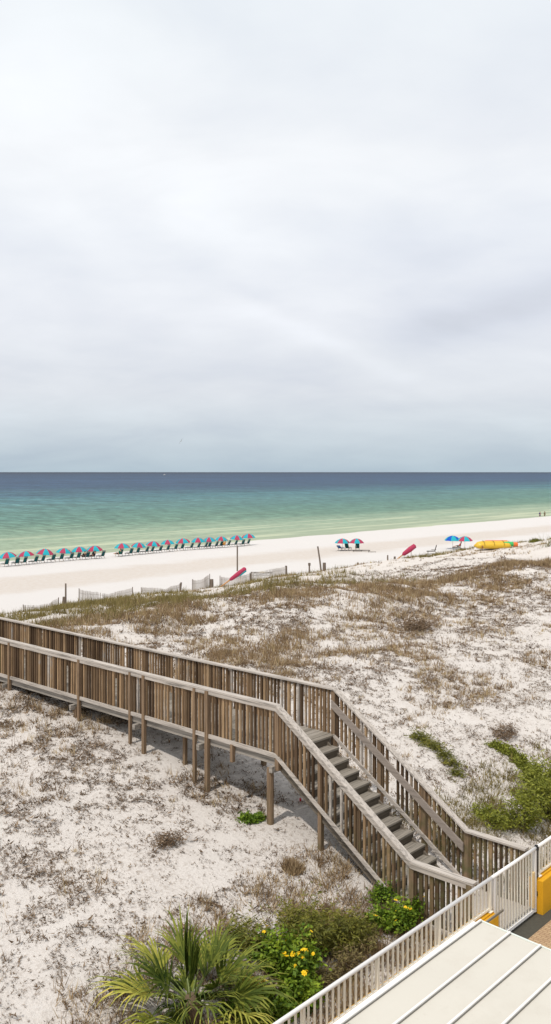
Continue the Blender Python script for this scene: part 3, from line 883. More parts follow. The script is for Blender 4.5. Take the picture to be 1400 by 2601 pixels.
shrub('shrub', 'sparse brown green scrub between the olive bush and the railing', 'shrub',
      [B(890, 2470, .12, .35, .25, .2), B(820, 2500, .1, .3, .25, .18), B(930, 2420, .1, .25, .22, .15)], 1500, .075, .12, tinted('brown_green_leaves', [(0, (.08, .06, .03)), (.5, (.17, .13, .06)), (1, (.24, .22, .07))], .8), 33)
shrub('shrub', 'feathery olive shrub directly behind the right side of the palm', 'shrub',
      [B(655, 2430, .22, .34, .3, .28), B(600, 2400, .14, .3, .25, .2)], 2600, .09, .10, m_leaf_b, 35)
shrub('shrub', 'small green bush at the foot of the stair railing', 'shrub', [B(975, 2292, .12, .28, .2, .16)], 1100, .06, .28, m_leaf_a, 9)
shrub('shrub', 'low green bush at the bottom edge below the palm and railing', 'shrub', [B(690, 2596, .14, .40, .34, .24), B(610, 2601, .1, .3, .3, .2)], 2600, .07, .3, m_leaf_a, 11)
shrub('shrub', 'large yellow green bush behind the right hand railing', 'shrub',
      [B(1330, 2105, .32, .50, .42, .40), B(1265, 2100, .12, .42, .4, .18), B(1390, 2075, .40, .6, .5, .50), B(1225, 2075, .08, .3, .3, .12)], 6200, .085, .16, m_leaf_c, 13)
shrub('shrub', 'upper yellow green bush at the right edge on the dune', 'shrub',
      [B(1388, 2010, .30, .5, .5, .42), B(1350, 2000, .15, .3, .3, .2), B(1335, 2040, .1, .3, .3, .16)], 3400, .085, .16, m_leaf_c, 15)
shrub('creeping_plant', 'strip of low olive green creeper right of the stair top', 'plant',
      [B(1068, 1880, .06, .24, .3, .13), B(1088, 1893, .03, .22, .2, .08), B(1108, 1905, .04, .2, .28, .10), B(1128, 1922, .03, .2, .2, .08), B(1145, 1945, .04, .16, .3, .10), B(1160, 1970, .02, .14, .2, .06)], 1700, .095, .10, m_leaf_b, 17)
shrub('creeping_plant', 'strip of bright green creeper running to the right edge bush', 'plant',
      [B(1255, 1896, .03, .16, .2, .06), B(1275, 1905, .03, .2, .2, .07), B(1296, 1918, .04, .18, .26, .09), B(1318, 1935, .05, .2, .25, .10), B(1335, 1955, .05, .18, .3, .12), B(1348, 1978, .05, .2, .2, .10)], 2100, .08, .22, m_leaf_c, 19)
shrub('green_plant', 'small bright green plant beside the round post under the walkway', 'plant',
      [B(648, 2084, .03, .24, .16, .08), B(625, 2080, .02, .14, .1, .06)], 1100, .055, .3, m_leaf_a, 21)
shrub('dead_shrub', 'grey brown dead shrub on the white sand left of the stairs', 'shrub',
      [B(430, 2145, .08, .42, .22, .14)], 900, .07, .1, m_litter, 23)
shrub('dead_shrub', 'reddish brown dead shrub on the sand above the green creeper', 'shrub',
      [B(1285, 1870, .10, .5, .3, .16)], 1300, .08, .1, m_litter, 25)
shrub('dead_shrub', 'brown dead bush on the middle of the dune', 'shrub',
      [B(1060, 1600, .16, .9, .6, .28)], 1500, .13, .1, m_litter, 27)
shrub('grass_clump', 'straw brown grass clump on the sand below the stair foot', 'grass clump',
      [B(735, 2205, .08, .22, .16, .1), B(752, 2215, .05, .22, .14, .1)], 700, .22, .09, m_straw, 29, upright=True)

# ------------------------------------------------------------------ palm
m_frond = tinted('palm_leaflets', [(0, (.025, .05, .006)), (.25, (.095, .125, .016)), (.5, (.26, .27, .04)), (.8, (.50, .46, .09)), (1, (.62, .40, .02))], .6, .2, .12)
m_petiole = plain('green_petiole', (.16, .20, .05), .5)
m_trunk = plain('palm_trunk', (.14, .10, .065), .95, .3, 14, .1, 0, .6)
def palm():
    t, w = spot(485, 2585); z0 = G(t, w)
    root = empty('palm', P(t, w, z0), 0); tag(root, 'low fan palm with arching green and yellowing fronds', 'palm')
    mb = MB(); mb.tube([(0, 0, -.3), (0, 0, .1), (.01, 0, .2), (0, .01, .32)], [.16, .17, .15, .07], 14); mb.build('trunk', m_trunk, root)
    rng = np.random.default_rng(2); rr = random.Random(2)
    specs = []
    for i in range(30):
        az = i * 2.39996 + rr.uniform(-.2, .2)
        q = i / 29
        el = R(84) if i < 3 else R(52) * (1 - q) ** 1.2 + R(-14) * q + rr.uniform(-.12, .12)
        specs.append((az, el, q))
    for i in range(7): specs.append((i * 2.1 + rr.uniform(-.3, .3), rr.uniform(-.3, .5), -1))
    for i_, (az, el, q) in enumerate(specs):
        inner = q < 0; q = max(q, .5) if inner else q
        pl = .26 + .40 * min(1, q * 1.8) + rr.uniform(-.08, .10)
        if inner: pl = rr.uniform(.05, .2)
        fan = rr.uniform(.68, .92) * (.62 if inner else 1)
        d = Vector((math.cos(az) * math.cos(el), math.sin(az) * math.cos(el), math.sin(el)))
        base = Vector((0, 0, .24)) + Vector((math.cos(az), math.sin(az), 0)) * .05
        mid = base + d * pl * .5 + Vector((0, 0, .03)); end = base + d * pl - Vector((0, 0, .05 * q))
        fr = MB(); fr.tube([base, mid, end], [.014, .011, .008], 5)
        yellow = rr.random() < (.28 if q > .6 else .03)
        # fan of leaflets
        side = d.cross(Vector((0, 0, 1)))
        if side.length < .1: side = Vector((math.sin(az), -math.cos(az), 0))
        side.normalize(); nrm = side.cross(d).normalized()
        roll = rr.uniform(-.6, .6); side, nrm = side * math.cos(roll) + nrm * math.sin(roll), nrm * math.cos(roll) - side * math.sin(roll)
        N = rr.choice([17, 19, 21]); open_ = rr.uniform(.95, 1.25) if i_ > 2 else .14
        quads = []; ti = []
        if inner: yellow = False
        tb = (rr.uniform(.22, .68) if q > .3 else rr.uniform(.05, .3)) + (.12 if yellow else 0)
        if inner: tb = rr.uniform(.0, .25)
        for j in range(N):
            f = (j + .5) / N * 2 - 1
            a = f * open_
            rib = end + d * (1 - abs(f)) * .20                       # leaflets leave the curved midrib
            dv = (d * math.cos(a) + side * math.sin(a) + nrm * (.42 * abs(f) + rr.uniform(-.10, .12))).normalized()
            L = fan * (1 - .28 * abs(f)) * rr.uniform(.78, 1.12); drp = rr.uniform(.7, 1.7) if i_ > 2 else .15
            pts_ = []; p = rib.copy(); dd = dv.copy(); ns = 5
            wds = [.008, .020, .019, .014, .008, .0015]
            sdir = (side * math.cos(a) - d * math.sin(a)).normalized()
            for k_ in range(ns + 1):
                pts_.append((p - sdir * wds[k_], p + sdir * wds[k_]))
                p = p + dd * (L / ns); dd = (dd + Vector((0, 0, -(.07 + .24 * q) * k_ * drp))).normalized()
            for k_ in range(ns):
                quads.append([pts_[k_][0], pts_[k_][1], pts_[k_ + 1][1], pts_[k_ + 1][0]])
                ti.append(min(1, tb + rr.uniform(-.16, .16) + (.10 * k_ / ns) + (.38 * k_ / ns if yellow else 0)))
        arr = np.array([[tuple(v) for v in q_] for q_ in quads])
        zmin = z0
        fo = np_mesh('frond', arr, 4, m_frond, root, np.array(ti))
        fr.build('petiole', m_petiole, fo)
palm()

# small objects on the near sand
def stick():
    t, w = spot(333, 2040); t2, w2 = spot(388, 2038)
    root = MB(); z = G(t, w)
    a = Vector((0, 0, .03)); b = P(t2, w2, G(t2, w2)) - P(t, w, z) + Vector((0, 0, .02))
    root.tube([a, a.lerp(b, .3) + Vector((.0, .0, .05)), a.lerp(b, .6) + Vector((0, 0, .035)), b], [.018, .016, .012, .006], 7)
    c = a.lerp(b, .3) + Vector((0, 0, .05)); root.tube([c, c + Vector((.1, .15, .03))], [.01, .004], 6)
    o = root.build('driftwood_stick', M['driftwood'], None, True); o.location = P(t, w, z); tag(o, 'thin grey driftwood stick lying on the near white sand', 'stick')
stick()
def can():
    t, w = spot(768, 2036); mb = MB()
    mb.tube([(-.06, 0, .035), (.055, 0, .04), (.065, 0, .04)], [.034, .034, .026], 12)
    mb.tube([(-.062, 0, .035), (-.02, 0, .036)], [.035, .035], 12, 1)
    o = mb.build('drink_can', [plain('white_can_paint', (.75, .7, .7), .4), plain('red_can_paint', (.6, .06, .07), .4)]); o.location = P(t, w, G(t, w)); tag(o, 'small red and white drink can lying on the sand under the stairs', 'can')
can()

# ------------------------------------------------------------------ beach furniture
m_pink = plain('crimson_canvas', (.38, .035, .085), .7, .1, 3); m_turq = plain('turquoise_canvas', (.01, .34, .41), .7, .1, 3)
m_blue = plain('royal_blue_canvas', (.0, .07, .42), .7, .1, 3); m_pole = plain('pale_wood_pole', (.55, .48, .40), .6)
m_frame = plain('pale_wood_frame', (.50, .43, .36), .8); m_sling = plain('dark_teal_sling', (.006, .085, .09), .7, .15, 6)
m_bsling = plain('blue_sling', (.01, .16, .45), .7, .1, 5); m_dwood = plain('dark_weathered_wood', (.10, .085, .07), .9, .2, 8)
m_skin = plain('skin', (.45, .25, .16), .6); m_dark = plain('dark_cloth', (.02, .02, .025), .9); m_red = plain('red_cloth', (.35, .02, .03), .9)
m_orange = plain('orange_cloth', (.70, .33, .06), .9); m_navy = plain('navy_cloth', (.02, .035, .22), .9); m_green = plain('green_cloth', (.01, .12, .08), .9)
m_hair = plain('brown_hair', (.05, .03, .02), .9)

def beach_umbrella(mA, mB_):
    root = empty('beach_umbrella', (0, 0, 0))
    mb = MB(); R_, N = 1.28, 8; rings = [(0.0, 2.02), (.30, 1.96), (.62, 1.78), (.90, 1.46), (1.0, 1.26)]
    sub = 3
    top = len(mb.v)
    for p in range(N):
        vs = []; fs = []
        for ri, (rr_, z) in enumerate(rings):
            for k_ in range(sub + 1):
                a = 2 * PI * (p + k_ / sub) / N
                sag = 1 - .05 * math.sin(PI * k_ / sub) * rr_
                vs.append((math.cos(a) * R_ * rr_ * sag, math.sin(a) * R_ * rr_ * sag, z + .03 * math.sin(PI * k_ / sub) * rr_ * (1 if ri == 4 else -.3)))
        for ri in range(4):
            for k_ in range(sub):
                a = ri * (sub + 1) + k_
                fs.append((a, a + sub + 1, a + sub + 2, a + 1))
        mb.add(vs, fs, p % 2)
    c = mb.build('canopy', [mA, mB_], root); sm = c.modifiers.new('thick', 'SOLIDIFY'); sm.thickness = .012
    mb = MB(); mb.tube([(0, 0, -.3), (0, 0, 2.0), (0, 0, 2.10)], [.022, .022, .012], 8); mb.build('pole', m_pole, root)
    return root

def lounge_chair(ms, mf, back_el=62):
    """wood-framed beach lounger, its back leaning; faces +y"""
    root = empty('beach_chair', (0, 0, 0))
    f = MB(); e = R(back_el)
    for s in (-1, 1):
        f.bar((s * .29, -.22, .34), (s * .29, .95, .30), .04, .06)
        f.bar((s * .29, -.22, .30), (s * .29, -.22 - math.cos(e) * .92, .30 + math.sin(e) * .92), .04, .05)
        f.bar((s * .27, -.55, 0.0), (s * .27, -.2, .36), .04, .05); f.bar((s * .27, .78, 0.0), (s * .27, .72, .31), .04, .05)
        f.bar((s * .33, -.42, .56), (s * .33, .30, .54), .07, .03)
    f.bar((-.3, .93, .30), (.3, .93, .30), .05, .05); f.bar((-.3, -.22 - math.cos(e) * .9, .30 + math.sin(e) * .9), (.3, -.22 - math.cos(e) * .9, .30 + math.sin(e) * .9), .05, .05)
    f.bar((-.3, -.6, .03), (.3, -.6, .03), .05, .06)
    f.build('frame', mf, root)
    mb = MB(); mb.bar((0, -.22, .37), (0, .93, .34), .54, .07); mb.build('seat_cushion', ms, root, bevel=.02)
    mb = MB(); n = Vector((0, math.sin(e), math.cos(e))) * .03
    mb.bar(Vector((0, -.22, .33)) + n, Vector((0, -.22 - math.cos(e) * .95, .33 + math.sin(e) * .95)) + n, .54, .08, up=(0, 1, 0)); mb.build('backrest', ms, root, bevel=.02)
    return root

def person(pose, shirt, pants):
    """continuous skinned body with shirt, shorts and hair"""
    root = empty('person', (0, 0, 0))
    if pose == 'stand':
        J = {'pel': (0, 0, .95), 'ch': (0, 0, 1.30), 'nk': (0, .0, 1.47), 'hd': (0, .02, 1.60), 'tp': (0, .02, 1.72),
             'sL': (-.19, 0, 1.41), 'eL': (-.34, .0, 1.14), 'hL': (-.20, .14, .98), 'sR': (.19, 0, 1.41), 'eR': (.34, 0, 1.14), 'hR': (.22, .14, .98),
             'kL': (-.12, .02, .50), 'fL': (-.13, 0, .06), 'tL': (-.14, .16, .03), 'kR': (.12, .04, .50), 'fR': (.15, 0.0, .06), 'tR': (.16, .16, .03)}
    else:
        J = {'pel': (0, -.12, .50), 'ch': (0, -.30, .82), 'nk': (0, -.36, .98), 'hd': (0, -.36, 1.11), 'tp': (0, -.36, 1.23),
             'sL': (-.19, -.33, .92), 'eL': (-.30, -.16, .68), 'hL': (-.24, .08, .62), 'sR': (.19, -.33, .92), 'eR': (.30, -.16, .68), 'hR': (.24, .08, .62),
             'kL': (-.12, .34, .60), 'fL': (-.13, .72, .44), 'tL': (-.13, .78, .54), 'kR': (.12, .32, .56), 'fR': (.14, .72, .43), 'tR': (.14, .78, .53)}
    rad = {'pel': .14, 'ch': .15, 'nk': .055, 'hd': .085, 'tp': .07, 'sL': .06, 'sR': .06, 'eL': .042, 'eR': .042, 'hL': .03, 'hR': .03, 'kL': .06, 'kR': .06, 'fL': .042, 'fR': .042, 'tL': .03, 'tR': .03}
    def skin(name, joints, edges, mat, par, scale=1.0, extra=None):
        ks = list(joints); me = bpy.data.meshes.new(name)
        me.from_pydata([J[k_] for k_ in ks], [(ks.index(a), ks.index(b)) for a, b in edges], [])
        o = bpy.data.objects.new(name, me); COL.objects.link(o); o.parent = par
        o.modifiers.new('skin', 'SKIN'); sb = o.modifiers.new('sub', 'SUBSURF'); sb.levels = 1; sb.render_levels = 1
        if not me.skin_vertices: pass
        for i, k_ in enumerate(ks):
            r_ = rad[k_] * scale; me.skin_vertices[0].data[i].radius = (r_, r_)
        me.skin_vertices[0].data[0].use_root = True
        me.materials.append(mat)
        return o
    E = [('pel', 'ch'), ('ch', 'nk'), ('nk', 'hd'), ('hd', 'tp'), ('ch', 'sL'), ('sL', 'eL'), ('eL', 'hL'), ('ch', 'sR'), ('sR', 'eR'), ('eR', 'hR'), ('pel', 'kL'), ('kL', 'fL'), ('fL', 'tL'), ('pel', 'kR'), ('kR', 'fR'), ('fR', 'tR')]
    body = skin('body', list(J), E, m_skin, root)
    skin('shirt', ['ch', 'pel', 'sL', 'sR', 'eL', 'eR'], [('ch', 'pel'), ('ch', 'sL'), ('ch', 'sR'), ('sL', 'eL'), ('sR', 'eR')], shirt, root, 1.22)
    skin('shorts', ['pel', 'kL', 'kR'], [('pel', 'kL'), ('pel', 'kR')], pants, root, 1.15)
    h = MB(); c = Vector(J['hd']) + Vector((0, -.015, .05))
    h.tube([c + Vector((0, 0, -.06)), c, c + Vector((0, 0, .06)), c + Vector((0, 0, .095))], [.085, .10, .085, .03], 10); h.build('hair', m_hair, root, True)
    return root

PROTO = {}
def place(kind, make, t, w, rz, label, cat, group=None, sc=1.0, tilt=None):
    if kind not in PROTO: PROTO[kind] = make(); o = PROTO[kind]
    else: o = copy_tree(PROTO[kind])
    z = G(t, w)
    o.location = P(t, w, z); o.rotation_euler = (0, 0, ANG + rz)
    if tilt: o.rotation_euler = (tilt[0], tilt[1], ANG + rz)
    o.scale = (sc, sc, sc)
    tag(o, label, cat, group)
    if not group and 'group' in o: del o['group']
    return o

ORD = ['first', 'second', 'third', 'fourth', 'fifth', 'sixth', 'seventh', 'eighth', 'ninth', 'tenth']
def umbrellas():
    rr = random.Random(4)
    mk = lambda: beach_umbrella(m_pink, m_turq)
    lch = lambda: lounge_chair(m_sling, m_frame)
    rows = [(True, [23, 68, 113, 161, 201, 241]), (False, [311, 350, 388, 427, 466, 503, 532, 562, 600, 632])]
    for left, xs in rows:
        for i, px in enumerate(xs):
            if left: wh = '%s umbrella' % ORD[i] if i else 'leftmost umbrella'
            else: wh = '%s umbrella' % ORD[i] if i else 'first umbrella'
            where = ('of the left row' if left else 'of the right row')
            if not left and i == len(xs) - 1: wh = 'last umbrella'
            t = on_w(px, 106.0) + rr.uniform(-.1, .1)
            place('umb', mk, t, 106.0, rr.choice([.39, .39, .0, .2, .6]) + rr.uniform(-.1, .1), 'crimson and turquoise beach umbrella, %s %s' % (wh, where), 'beach umbrella', 'beach umbrellas in the row along the sea', rr.uniform(.9, .98), (rr.uniform(-.09, .09), rr.uniform(-.09, .09)))
            for sgn, nm in ((-1, 'left'), (1, 'right')):
                if not left and i == len(xs) - 1 and sgn > 0: continue
                tt = t + (.95 if sgn > 0 else -.72)
                place('chair', lch, tt, 105.6 + rr.uniform(-.15, .15), rr.uniform(-.15, .15),
                      'dark teal beach chair, %s one under the %s %s' % (nm, wh, where), 'beach chair', 'dark teal chairs under the umbrellas')
    # the pair on the middle beach
    wq = 79.0
    for px, nm, a in ((870, 'left umbrella of the pair over the blue lounger', .39), (906, 'right umbrella of the pair right of the blue lounger', 0.0)):
        ww = wq
        t, ww = spot(px, 1399)
        place('umb', mk, t, ww, a - ANG + PI / 8, 'crimson and turquoise beach umbrella, ' + nm, 'beach umbrella', 'pair of umbrellas on the middle beach', .93)
    bl = lambda: lounge_chair(m_bsling, m_frame, 30)
    t, w = spot(866, 1398); place('bchair', bl, t, w, -1.3, 'bright blue reclined beach lounger under the left umbrella of the middle pair', 'beach chair')
    t, w = spot(884, 1398); place('chair', lch, t, w, -1.3, 'lone dark teal beach chair just right of the bright blue lounger', 'beach chair')
    t, w = spot(908, 1398); place('chair', lch, t, w, -.9, 'dark teal beach chair under the right umbrella of the middle pair', 'beach chair')
    # low platform right of the pair; its dark slabs also paint the umbrella shadow
    def rack():
        root = empty('rack_and_shadow', (0, 0, 0)); mb = MB(); mb.box(-1.3, 1.3, -.25, .25, .16, .23); mb.build('top', m_dwood, root, bevel=.01)
        for x in (-1.15, 0, 1.15): mb = MB(); mb.box(x - .04, x + .04, -.2, .2, 0, .158); mb.build('leg', m_dwood, root)
        return root
    for px, py, nm in ((918, 1401, 'low dark rack and painted shadow below the right umbrella of the middle pair'), (945, 1403, 'small low dark rack and painted shadow furthest right of the middle umbrella pair')):
        t, w = spot(px, py); place('rack', rack, t, w, -ANG, nm, 'rack', 'low dark racks and painted shadow', 1.0 if px < 930 else .45)
    # right pair
    t, w = spot(1150, 1394); place('umb2', lambda: beach_umbrella(m_blue, m_turq), t, w, -ANG - PI / 8 + PI / 2 + .39 + .39, 'blue and turquoise beach umbrella near the dune, left of a crimson one', 'beach umbrella')
    t, w = spot(1181, 1394); place('umb', mk, t, w, -ANG + PI / 8 + .1, 'crimson and turquoise beach umbrella overlapping the blue one near the dune', 'beach umbrella', None, .95)
    dch = lambda: lounge_chair(m_dwood, m_dwood, 74)
    t, w = spot(1165, 1396); place('dchair', dch, t, w, -ANG + R(78), 'dark chair with a reclining person under the umbrellas near the dune', 'beach chair')
    z = G(t, w); place('pred', lambda: person('sit', m_red, m_dark), t, w, -ANG + R(78), 'person in red reclining in a chair under the umbrellas near the dune', 'person')
    t, w = spot(1101, 1406); place('dchair', dch, t, w, -ANG + R(82), 'empty dark wooden chair standing alone left of the blue umbrella', 'beach chair')
    # people in the rows
    for px, key, mt, lab in ((212, 'pdark', m_dark, 'person in dark clothes seated under the fifth umbrella of the left row'),
                             (236, 'pdark', m_dark, 'person in dark clothes reclining under the last umbrella before the gap'),
                             (301, 'pgreen', m_green, 'person in green reclining under the first umbrella after the gap'),
                             (568, 'porange', m_orange, 'person in orange seated near the end of the right umbrella row')):
        t = on_w(px, 105.0); place(key, (lambda mt=mt: person('sit', mt, m_dark)), t, 105.0, R(70) - ANG if px in (236, 301) else 0, lab, 'person', 'people among the umbrellas')
    for px, key, mt, lab in ((1372, 'sblue', m_navy, 'person in navy blue standing in the shallows, left of the two'), (1384, 'sgreen', m_green, 'person in dark green standing in the shallows, right of the two')):
        t = on_w(px, 127.5); o = place(key, (lambda mt=mt: person('stand', mt, mt)), t, 127.5, 0, lab, 'person'); o.scale = (1.9, 1.6, 1.05)
        o.location.z = -.35
umbrellas()

def inflatables():
    my = plain('yellow_inflatable_vinyl', (.66, .42, .025), .35, .06, 3, .5); mo = plain('orange_inflatable_vinyl', (.72, .16, .03), .4); mg = plain('green_inflatable_vinyl', (.05, .42, .12), .4)
    ms = plain('dark_strap', (.2, .13, .03), .7)
    t, w = spot(1252, 1394); z = G(t, w)
    root = empty('banana_boat', P(t, w, z), R(4)); tag(root, 'long yellow inflatable towing boat lying on the beach above the dune', 'inflatable boat')
    def sausage(mb, y, r, x0, x1, zc, nose):
        n = 14; pts = []; rs = []
        for i in range(n + 1):
            f = i / n; x = x0 + (x1 - x0) * f
            q = min(1, math.sqrt(max(0, 1 - (1 - min(1, f * 6)) ** 2)) if f < 1 / 6 else (math.sqrt(max(0.02, 1 - (1 - min(1, (1 - f) * 9)) ** 2)) if f > 8 / 9 else 1))
            pts.append((x, y, zc + nose * max(0, .25 - f) ** 2 * 3)); rs.append(max(.06, r * q))
        mb.tube(pts, rs, 14)
    for y in (-.42, .0, .42):
        mb = MB(); sausage(mb, y, .36 if y else .42, -2.2, 2.15, .40 if y else .52, -.3 if y else -.6); mb.build('tube', my, root, True)
    for x in (-1.2, .0, 1.2):
        mb = MB()
        mb.tube([(x, .36 * 2.2 * math.cos(a), .45 + .52 * math.sin(a)) for a in [i * PI / 10 for i in range(11)]], .03, 6); mb.build('strap', ms, root, True)
    mb = MB(); mb.tube([(-1.6, -.82, .3), (-1.45, -.86, .3)], .16, 12); mb.build('valve', plain('brown_patch', (.25, .10, .04), .6), root)
    mb = MB(); sausage(mb, .9, .30, -1.0, 2.3, .66, 0); mb.build('rear_tube', mo, root, True)
    t2, w2 = spot(1296, 1391); r2 = empty('inflatable_raft', P(t2, w2, G(t2, w2)), R(4)); tag(r2, 'small green and orange inflatable raft right of the yellow boat', 'inflatable raft')
    mb = MB(); sausage(mb, 0, .30, -.9, .45, .42, 0); mb.build('green_tube', mg, r2, True)
    mb = MB(); sausage(mb, 0.02, .29, .30, .95, .36, 0); mb.build('orange_tube', mo, r2, True)
inflatables()

def rolled_umbrella(px, w, length, az, el, label):
    t = on_w(px, w); z = G(t, w)
    root = empty('folded_umbrella', P(t, w, z), 0); tag(root, label, 'folded umbrella')
    d = Vector((math.cos(az) * math.cos(el), math.sin(az) * math.cos(el), math.sin(el)))
    mb = MB(); mb.tube([d * -.1, d * length * .45], [.06, .075], 8); mb.build('pole', plain('orange_tan_wood', (.50, .26, .10), .7), root, True)
    mb = MB(); mb.tube([d * length * .40, d * length * .46, d * length * .75, d * length * .97, d * length], [.08, .17, .23, .21, .06] if px < 700 else [.08, .24, .32, .28, .06], 12); mb.build('rolled_canopy', m_pink, root, True)
    mb = MB(); q = Vector((0, 0, -.16)); mb.tube([d * length * .62 + q, d * length * .8 + q, d * length * .985 + q], [.08, .17, .17], 10); mb.build('canopy_lining', m_turq, root, True)
    mb = MB(); e = d * length * .80; mb.tube([e, (e.x, e.y, -.3)], .04, 8); mb.build('prop', m_pole, root)
rolled_umbrella(556, 61, 3.2, R(6), R(36), 'folded crimson umbrella on a tan pole leaning by the sand fence')
rolled_umbrella(1000, 60.8, 3.3, R(6), R(36), 'folded crimson and turquoise umbrella leaning at the dune foot left of the dark chair')
def bin_():
    t, w = on_w(616, 63.5), 63.5; root = empty('white_bin', P(t, w, G(t, w)), ANG); tag(root, 'white plastic bin behind the dune grass below the folded umbrella', 'bin')
    mb = MB(); mb.tube([(0, 0, -.2), (0, 0, 1.0)], [.3, .36], 14); mb.build('bin_body', M['white'], root, True)
    mb = MB(); mb.tube([(0, 0, 1.002), (0, 0, 1.06), (0, 0, 1.12)], [.39, .39, .2], 14); mb.build('lid', plain('grey_lid', (.5, .5, .52), .5), root)
bin_()
def platform():
    t, w = spot(665, 1461); root = empty('wooden_platform', P(t, w, G(t, w)), -R(1)); tag(root, 'low flat dark wooden table on the beach behind the sand fence', 'table')
    mb = MB(); mb.box(-1.25, 1.25, -.45, .45, .24, .32); mb.build('table_top', m_dwood, root, bevel=.01)
    for x in (-1.0, 1.0): mb = MB(); mb.box(x - .05, x + .05, -.4, .4, -.2, .238); mb.build('leg', m_frame, root)
    mb = MB(); mb.tube([(0, 0, .322), (0, 0, .38), (0, 0, .41)], [.38, .28, .08], 14); mb.build('tan_mat', plain('tan_cloth', (.45, .38, .26), .9), root)
platform()

# ------------------------------------------------------------------ sand fence and posts at the dune foot
m_slat = plain('bleached_slats', (.58, .54, .50), .9, .25, 20)
FGRP = 'wooden posts along the foot of the dune'
def sand_fence(px0, px1, w0, w1, h, label, sag=.12):
    ta, tb = on_w(px0, w0), on_w(px1, w1); z = G(ta, w0)
    root = empty('sand_fence', P(ta, w0, z), ANG); tag(root, label, 'sand fence', 'sections of slatted sand fence')
    n = int(math.hypot(tb - ta, w1 - w0) / .085); mb = MB(); rr = random.Random(px0)
    wires = {.25: [], .75: []}
    for i in range(n + 1):
        f = i / n; t = ta + (tb - ta) * f; w = w0 + (w1 - w0) * f + .12 * math.sin(f * 9)
        g = G(t, w) - z; top = h * (1 - sag * math.sin(PI * f) * 1.6) + rr.uniform(-.03, .03)
        lean = rr.uniform(-.02, .02)
        if rr.random() > .04:
            mb.bar((t - ta, w - w0, g - .1), (t - ta + lean, w - w0, g + top), .010, .046, up=(1, 0, 0))
        for q in wires: wires[q].append((t - ta, w - w0 - .012, g + top * q))
    mb.build('slats', m_slat, root)
    mb = MB()
    for q in wires: mb.tube(wires[q], .008, 4)
    mb.build('wire', M['rodbrown'], root)
    for f in (0, 1):
        t = ta + (tb - ta) * f; w = w0 + (w1 - w0) * f; g = G(t, w) - z
        mb = MB(); mb.tube([(t - ta, w - w0 + .06, g - .4), (t - ta, w - w0 + .06, g + h + .05)], [.04, .032], 8); mb.build('end_post', M['driftwood'], root)
sand_fence(60, 150, 58.5, 59, .75, 'lowest leftmost section of slatted sand fence behind the walkway end')
sand_fence(202, 338, 60, 61, 1.2, 'sagging section of slatted sand fence right of the tall thin post', .22)
sand_fence(360, 458, 60.5, 61.5, 1.1, 'middle section of slatted sand fence between the sagging one and the short one', .18)
sand_fence(490, 534, 60.5, 61.5, 1.35, 'short section of slatted sand fence left of the folded umbrella', .1)
sand_fence(560, 636, 61.5, 62, 1.1, 'section of slatted sand fence in front of the white bin', .1)
sand_fence(640, 727, 62, 62.5, 1.2, 'section of slatted sand fence below the low wooden table', .05)

def wpost(px, w, h, r, label, lean=0.0, cap=False):
    t = on_w(px, w); root = MB()
    root.tube([(0, 0, -.4), (lean * .5, 0, h * .5), (lean, 0, h)], [r * 1.05, r, r * .92], 10)
    if cap: root.tube([(lean, 0, h * .8), (lean, 0, h + .03)], [r * 1.5, r * 1.6], 10)
    o = root.build('wooden_post', M['driftwood']); o.location = P(t, w, G(t, w)); tag(o, label, 'post', FGRP)
wpost(167, 59.5, 1.75, .07, 'tall thin dark post left of the sagging sand fence')
wpost(163, 59, .75, .14, 'thick short stump at the base of the leftmost tall post')
wpost(603, 75, 2.95, .09, 'tall grey pole on the beach just above the folded umbrella')
wpost(817, 66.5, 2.9, .10, 'tall leaning grey pole beside a stump in the middle of the dune foot', -.45)
wpost(824, 65.8, 1.05, .2, 'thick grey stump at the foot of the leaning pole')
wpost(786, 64, 1.35, .09, 'post with a wider head left of the leaning pole', 0, True)
wpost(727, 63, 1.25, .12, 'dark post at the right end of the long sand fence')
wpost(538, 60.8, .95, .17, 'thick short post left of the folded umbrella on the tan pole')
wpost(637, 62.4, 1.1, .1, 'short dark post in the fence right of the white bin')
wpost(909, 63, .85, .1, 'left post of the short pair right of the leaning pole')
wpost(924, 63, .7, .1, 'right post of the short pair right of the leaning pole')
wpost(985, 63, 1.1, .09, 'slim dark post left of the crimson and turquoise folded umbrella')
wpost(1003, 63, .7, .13, 'short stump between the slim post and the folded umbrella')
wpost(457, 61, 1.2, .09, 'forked looking post between two sand fence sections', .12)

# clumps at the right end of the dune foot
shrub('grass_clump', 'dark olive grass clump on the dune foot right of the raft', 'grass clump', [B(1358, 1376, .45, 1.1, .8, .45)], 900, .5, .08, m_leaf_b, 41, upright=True)
shrub('sea_oats', 'tall thin sea oats at the right edge above the dune', 'plant', [B(1393, 1388, .5, 1.2, 1.0, .4)], 60, 1.5, .02, m_leaf_b, 43, upright=True)

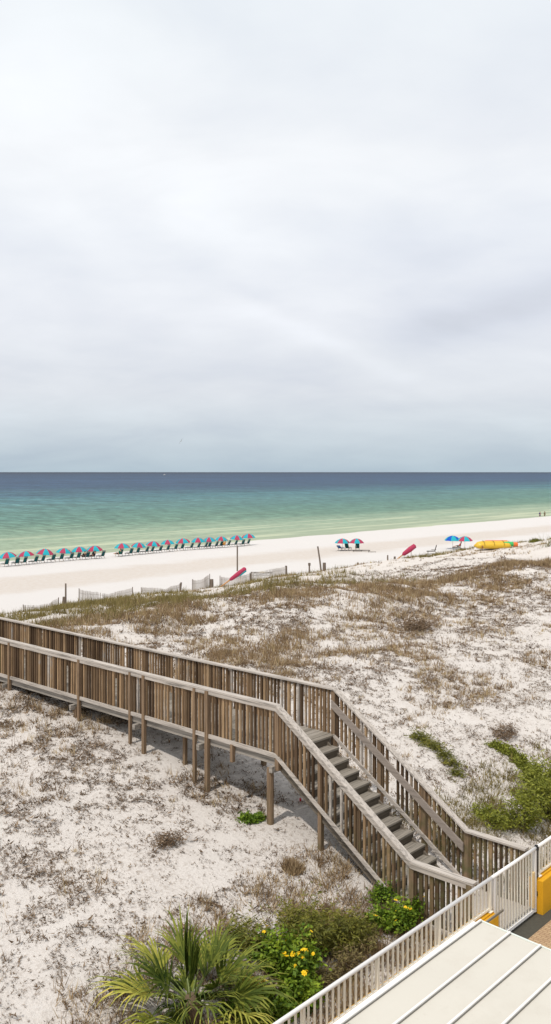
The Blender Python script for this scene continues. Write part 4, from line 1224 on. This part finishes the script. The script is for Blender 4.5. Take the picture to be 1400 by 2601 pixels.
# ------------------------------------------------------------------ far small things
def gull():
    root = empty('gull', (-21.3, 200, CAMZ + 7.0), R(20)); tag(root, 'grey seabird banking low over the horizon', 'bird')
    root.rotation_euler = (R(10), R(-58), R(15))
    mb = MB(); mb.tube([(0, -.28, 0), (0, -.12, 0), (0, .1, 0), (0, .24, .01), (0, .30, 0)], [.02, .07, .075, .045, .015], 8); mb.build('body', plain('grey_feathers', (.35, .34, .34), .8), root, True)
    for s in (-1, 1):
        mb = MB()
        top = [(s * .04, -.08, .03), (s * .04, .10, .03), (s * .34, .12, .12), (s * .34, -.04, .12), (s * .68, -.04, .06), (s * .66, -.12, .06)]
        lo = [(x, y, z - .015) for x, y, z in top]
        mb.add(top + lo, [(0, 1, 2, 3), (3, 2, 4, 5), (9, 8, 7, 6), (11, 10, 8, 9), (0, 6, 7, 1), (1, 7, 8, 2), (2, 8, 10, 4), (4, 10, 11, 5), (5, 11, 9, 3), (3, 9, 6, 0)])
        mb.build('wing', plain('grey_wing', (.25, .25, .26), .8), root)
    mb = MB(); mb.add([(0, -.24, .0), (-.07, -.42, 0), (.07, -.42, 0), (0, -.24, .015), (-.07, -.42, .012), (.07, -.42, .012)], [(0, 1, 2), (5, 4, 3), (0, 3, 4, 1), (1, 4, 5, 2), (2, 5, 3, 0)]); mb.build('tail', plain('grey_tail', (.4, .4, .4), .8), root)
gull()
def boat():
    D = 4200; root = empty('motor_boat', ((418 - 700) / 2250 * D, D, 0), R(10)); tag(root, 'tiny white motor boat on the horizon', 'boat')
    mb = MB(); L = 7
    top = [(-L, -2, 2), (L * .5, -2, 2.2), (L * 1.1, 0, 2.8), (L * .5, 2, 2.2), (-L, 2, 2)]; lo = [(-L * .95, -1.4, -.3), (L * .4, -1.4, -.3), (L * .85, 0, -.3), (L * .4, 1.4, -.3), (-L * .95, 1.4, -.3)]
    mb.add(top + lo, [(0, 1, 2, 3, 4), (9, 8, 7, 6, 5), (0, 5, 6, 1), (1, 6, 7, 2), (2, 7, 8, 3), (3, 8, 9, 4), (4, 9, 5, 0)]); mb.build('hull', M['white'], root)
    mb = MB(); mb.box(-3, 2, -1.2, 1.2, 2.1, 4.0); mb.box(-3.4, 1.6, -1.4, 1.4, 4.01, 4.2); mb.build('cabin', M['white'], root, bevel=.1)
boat()
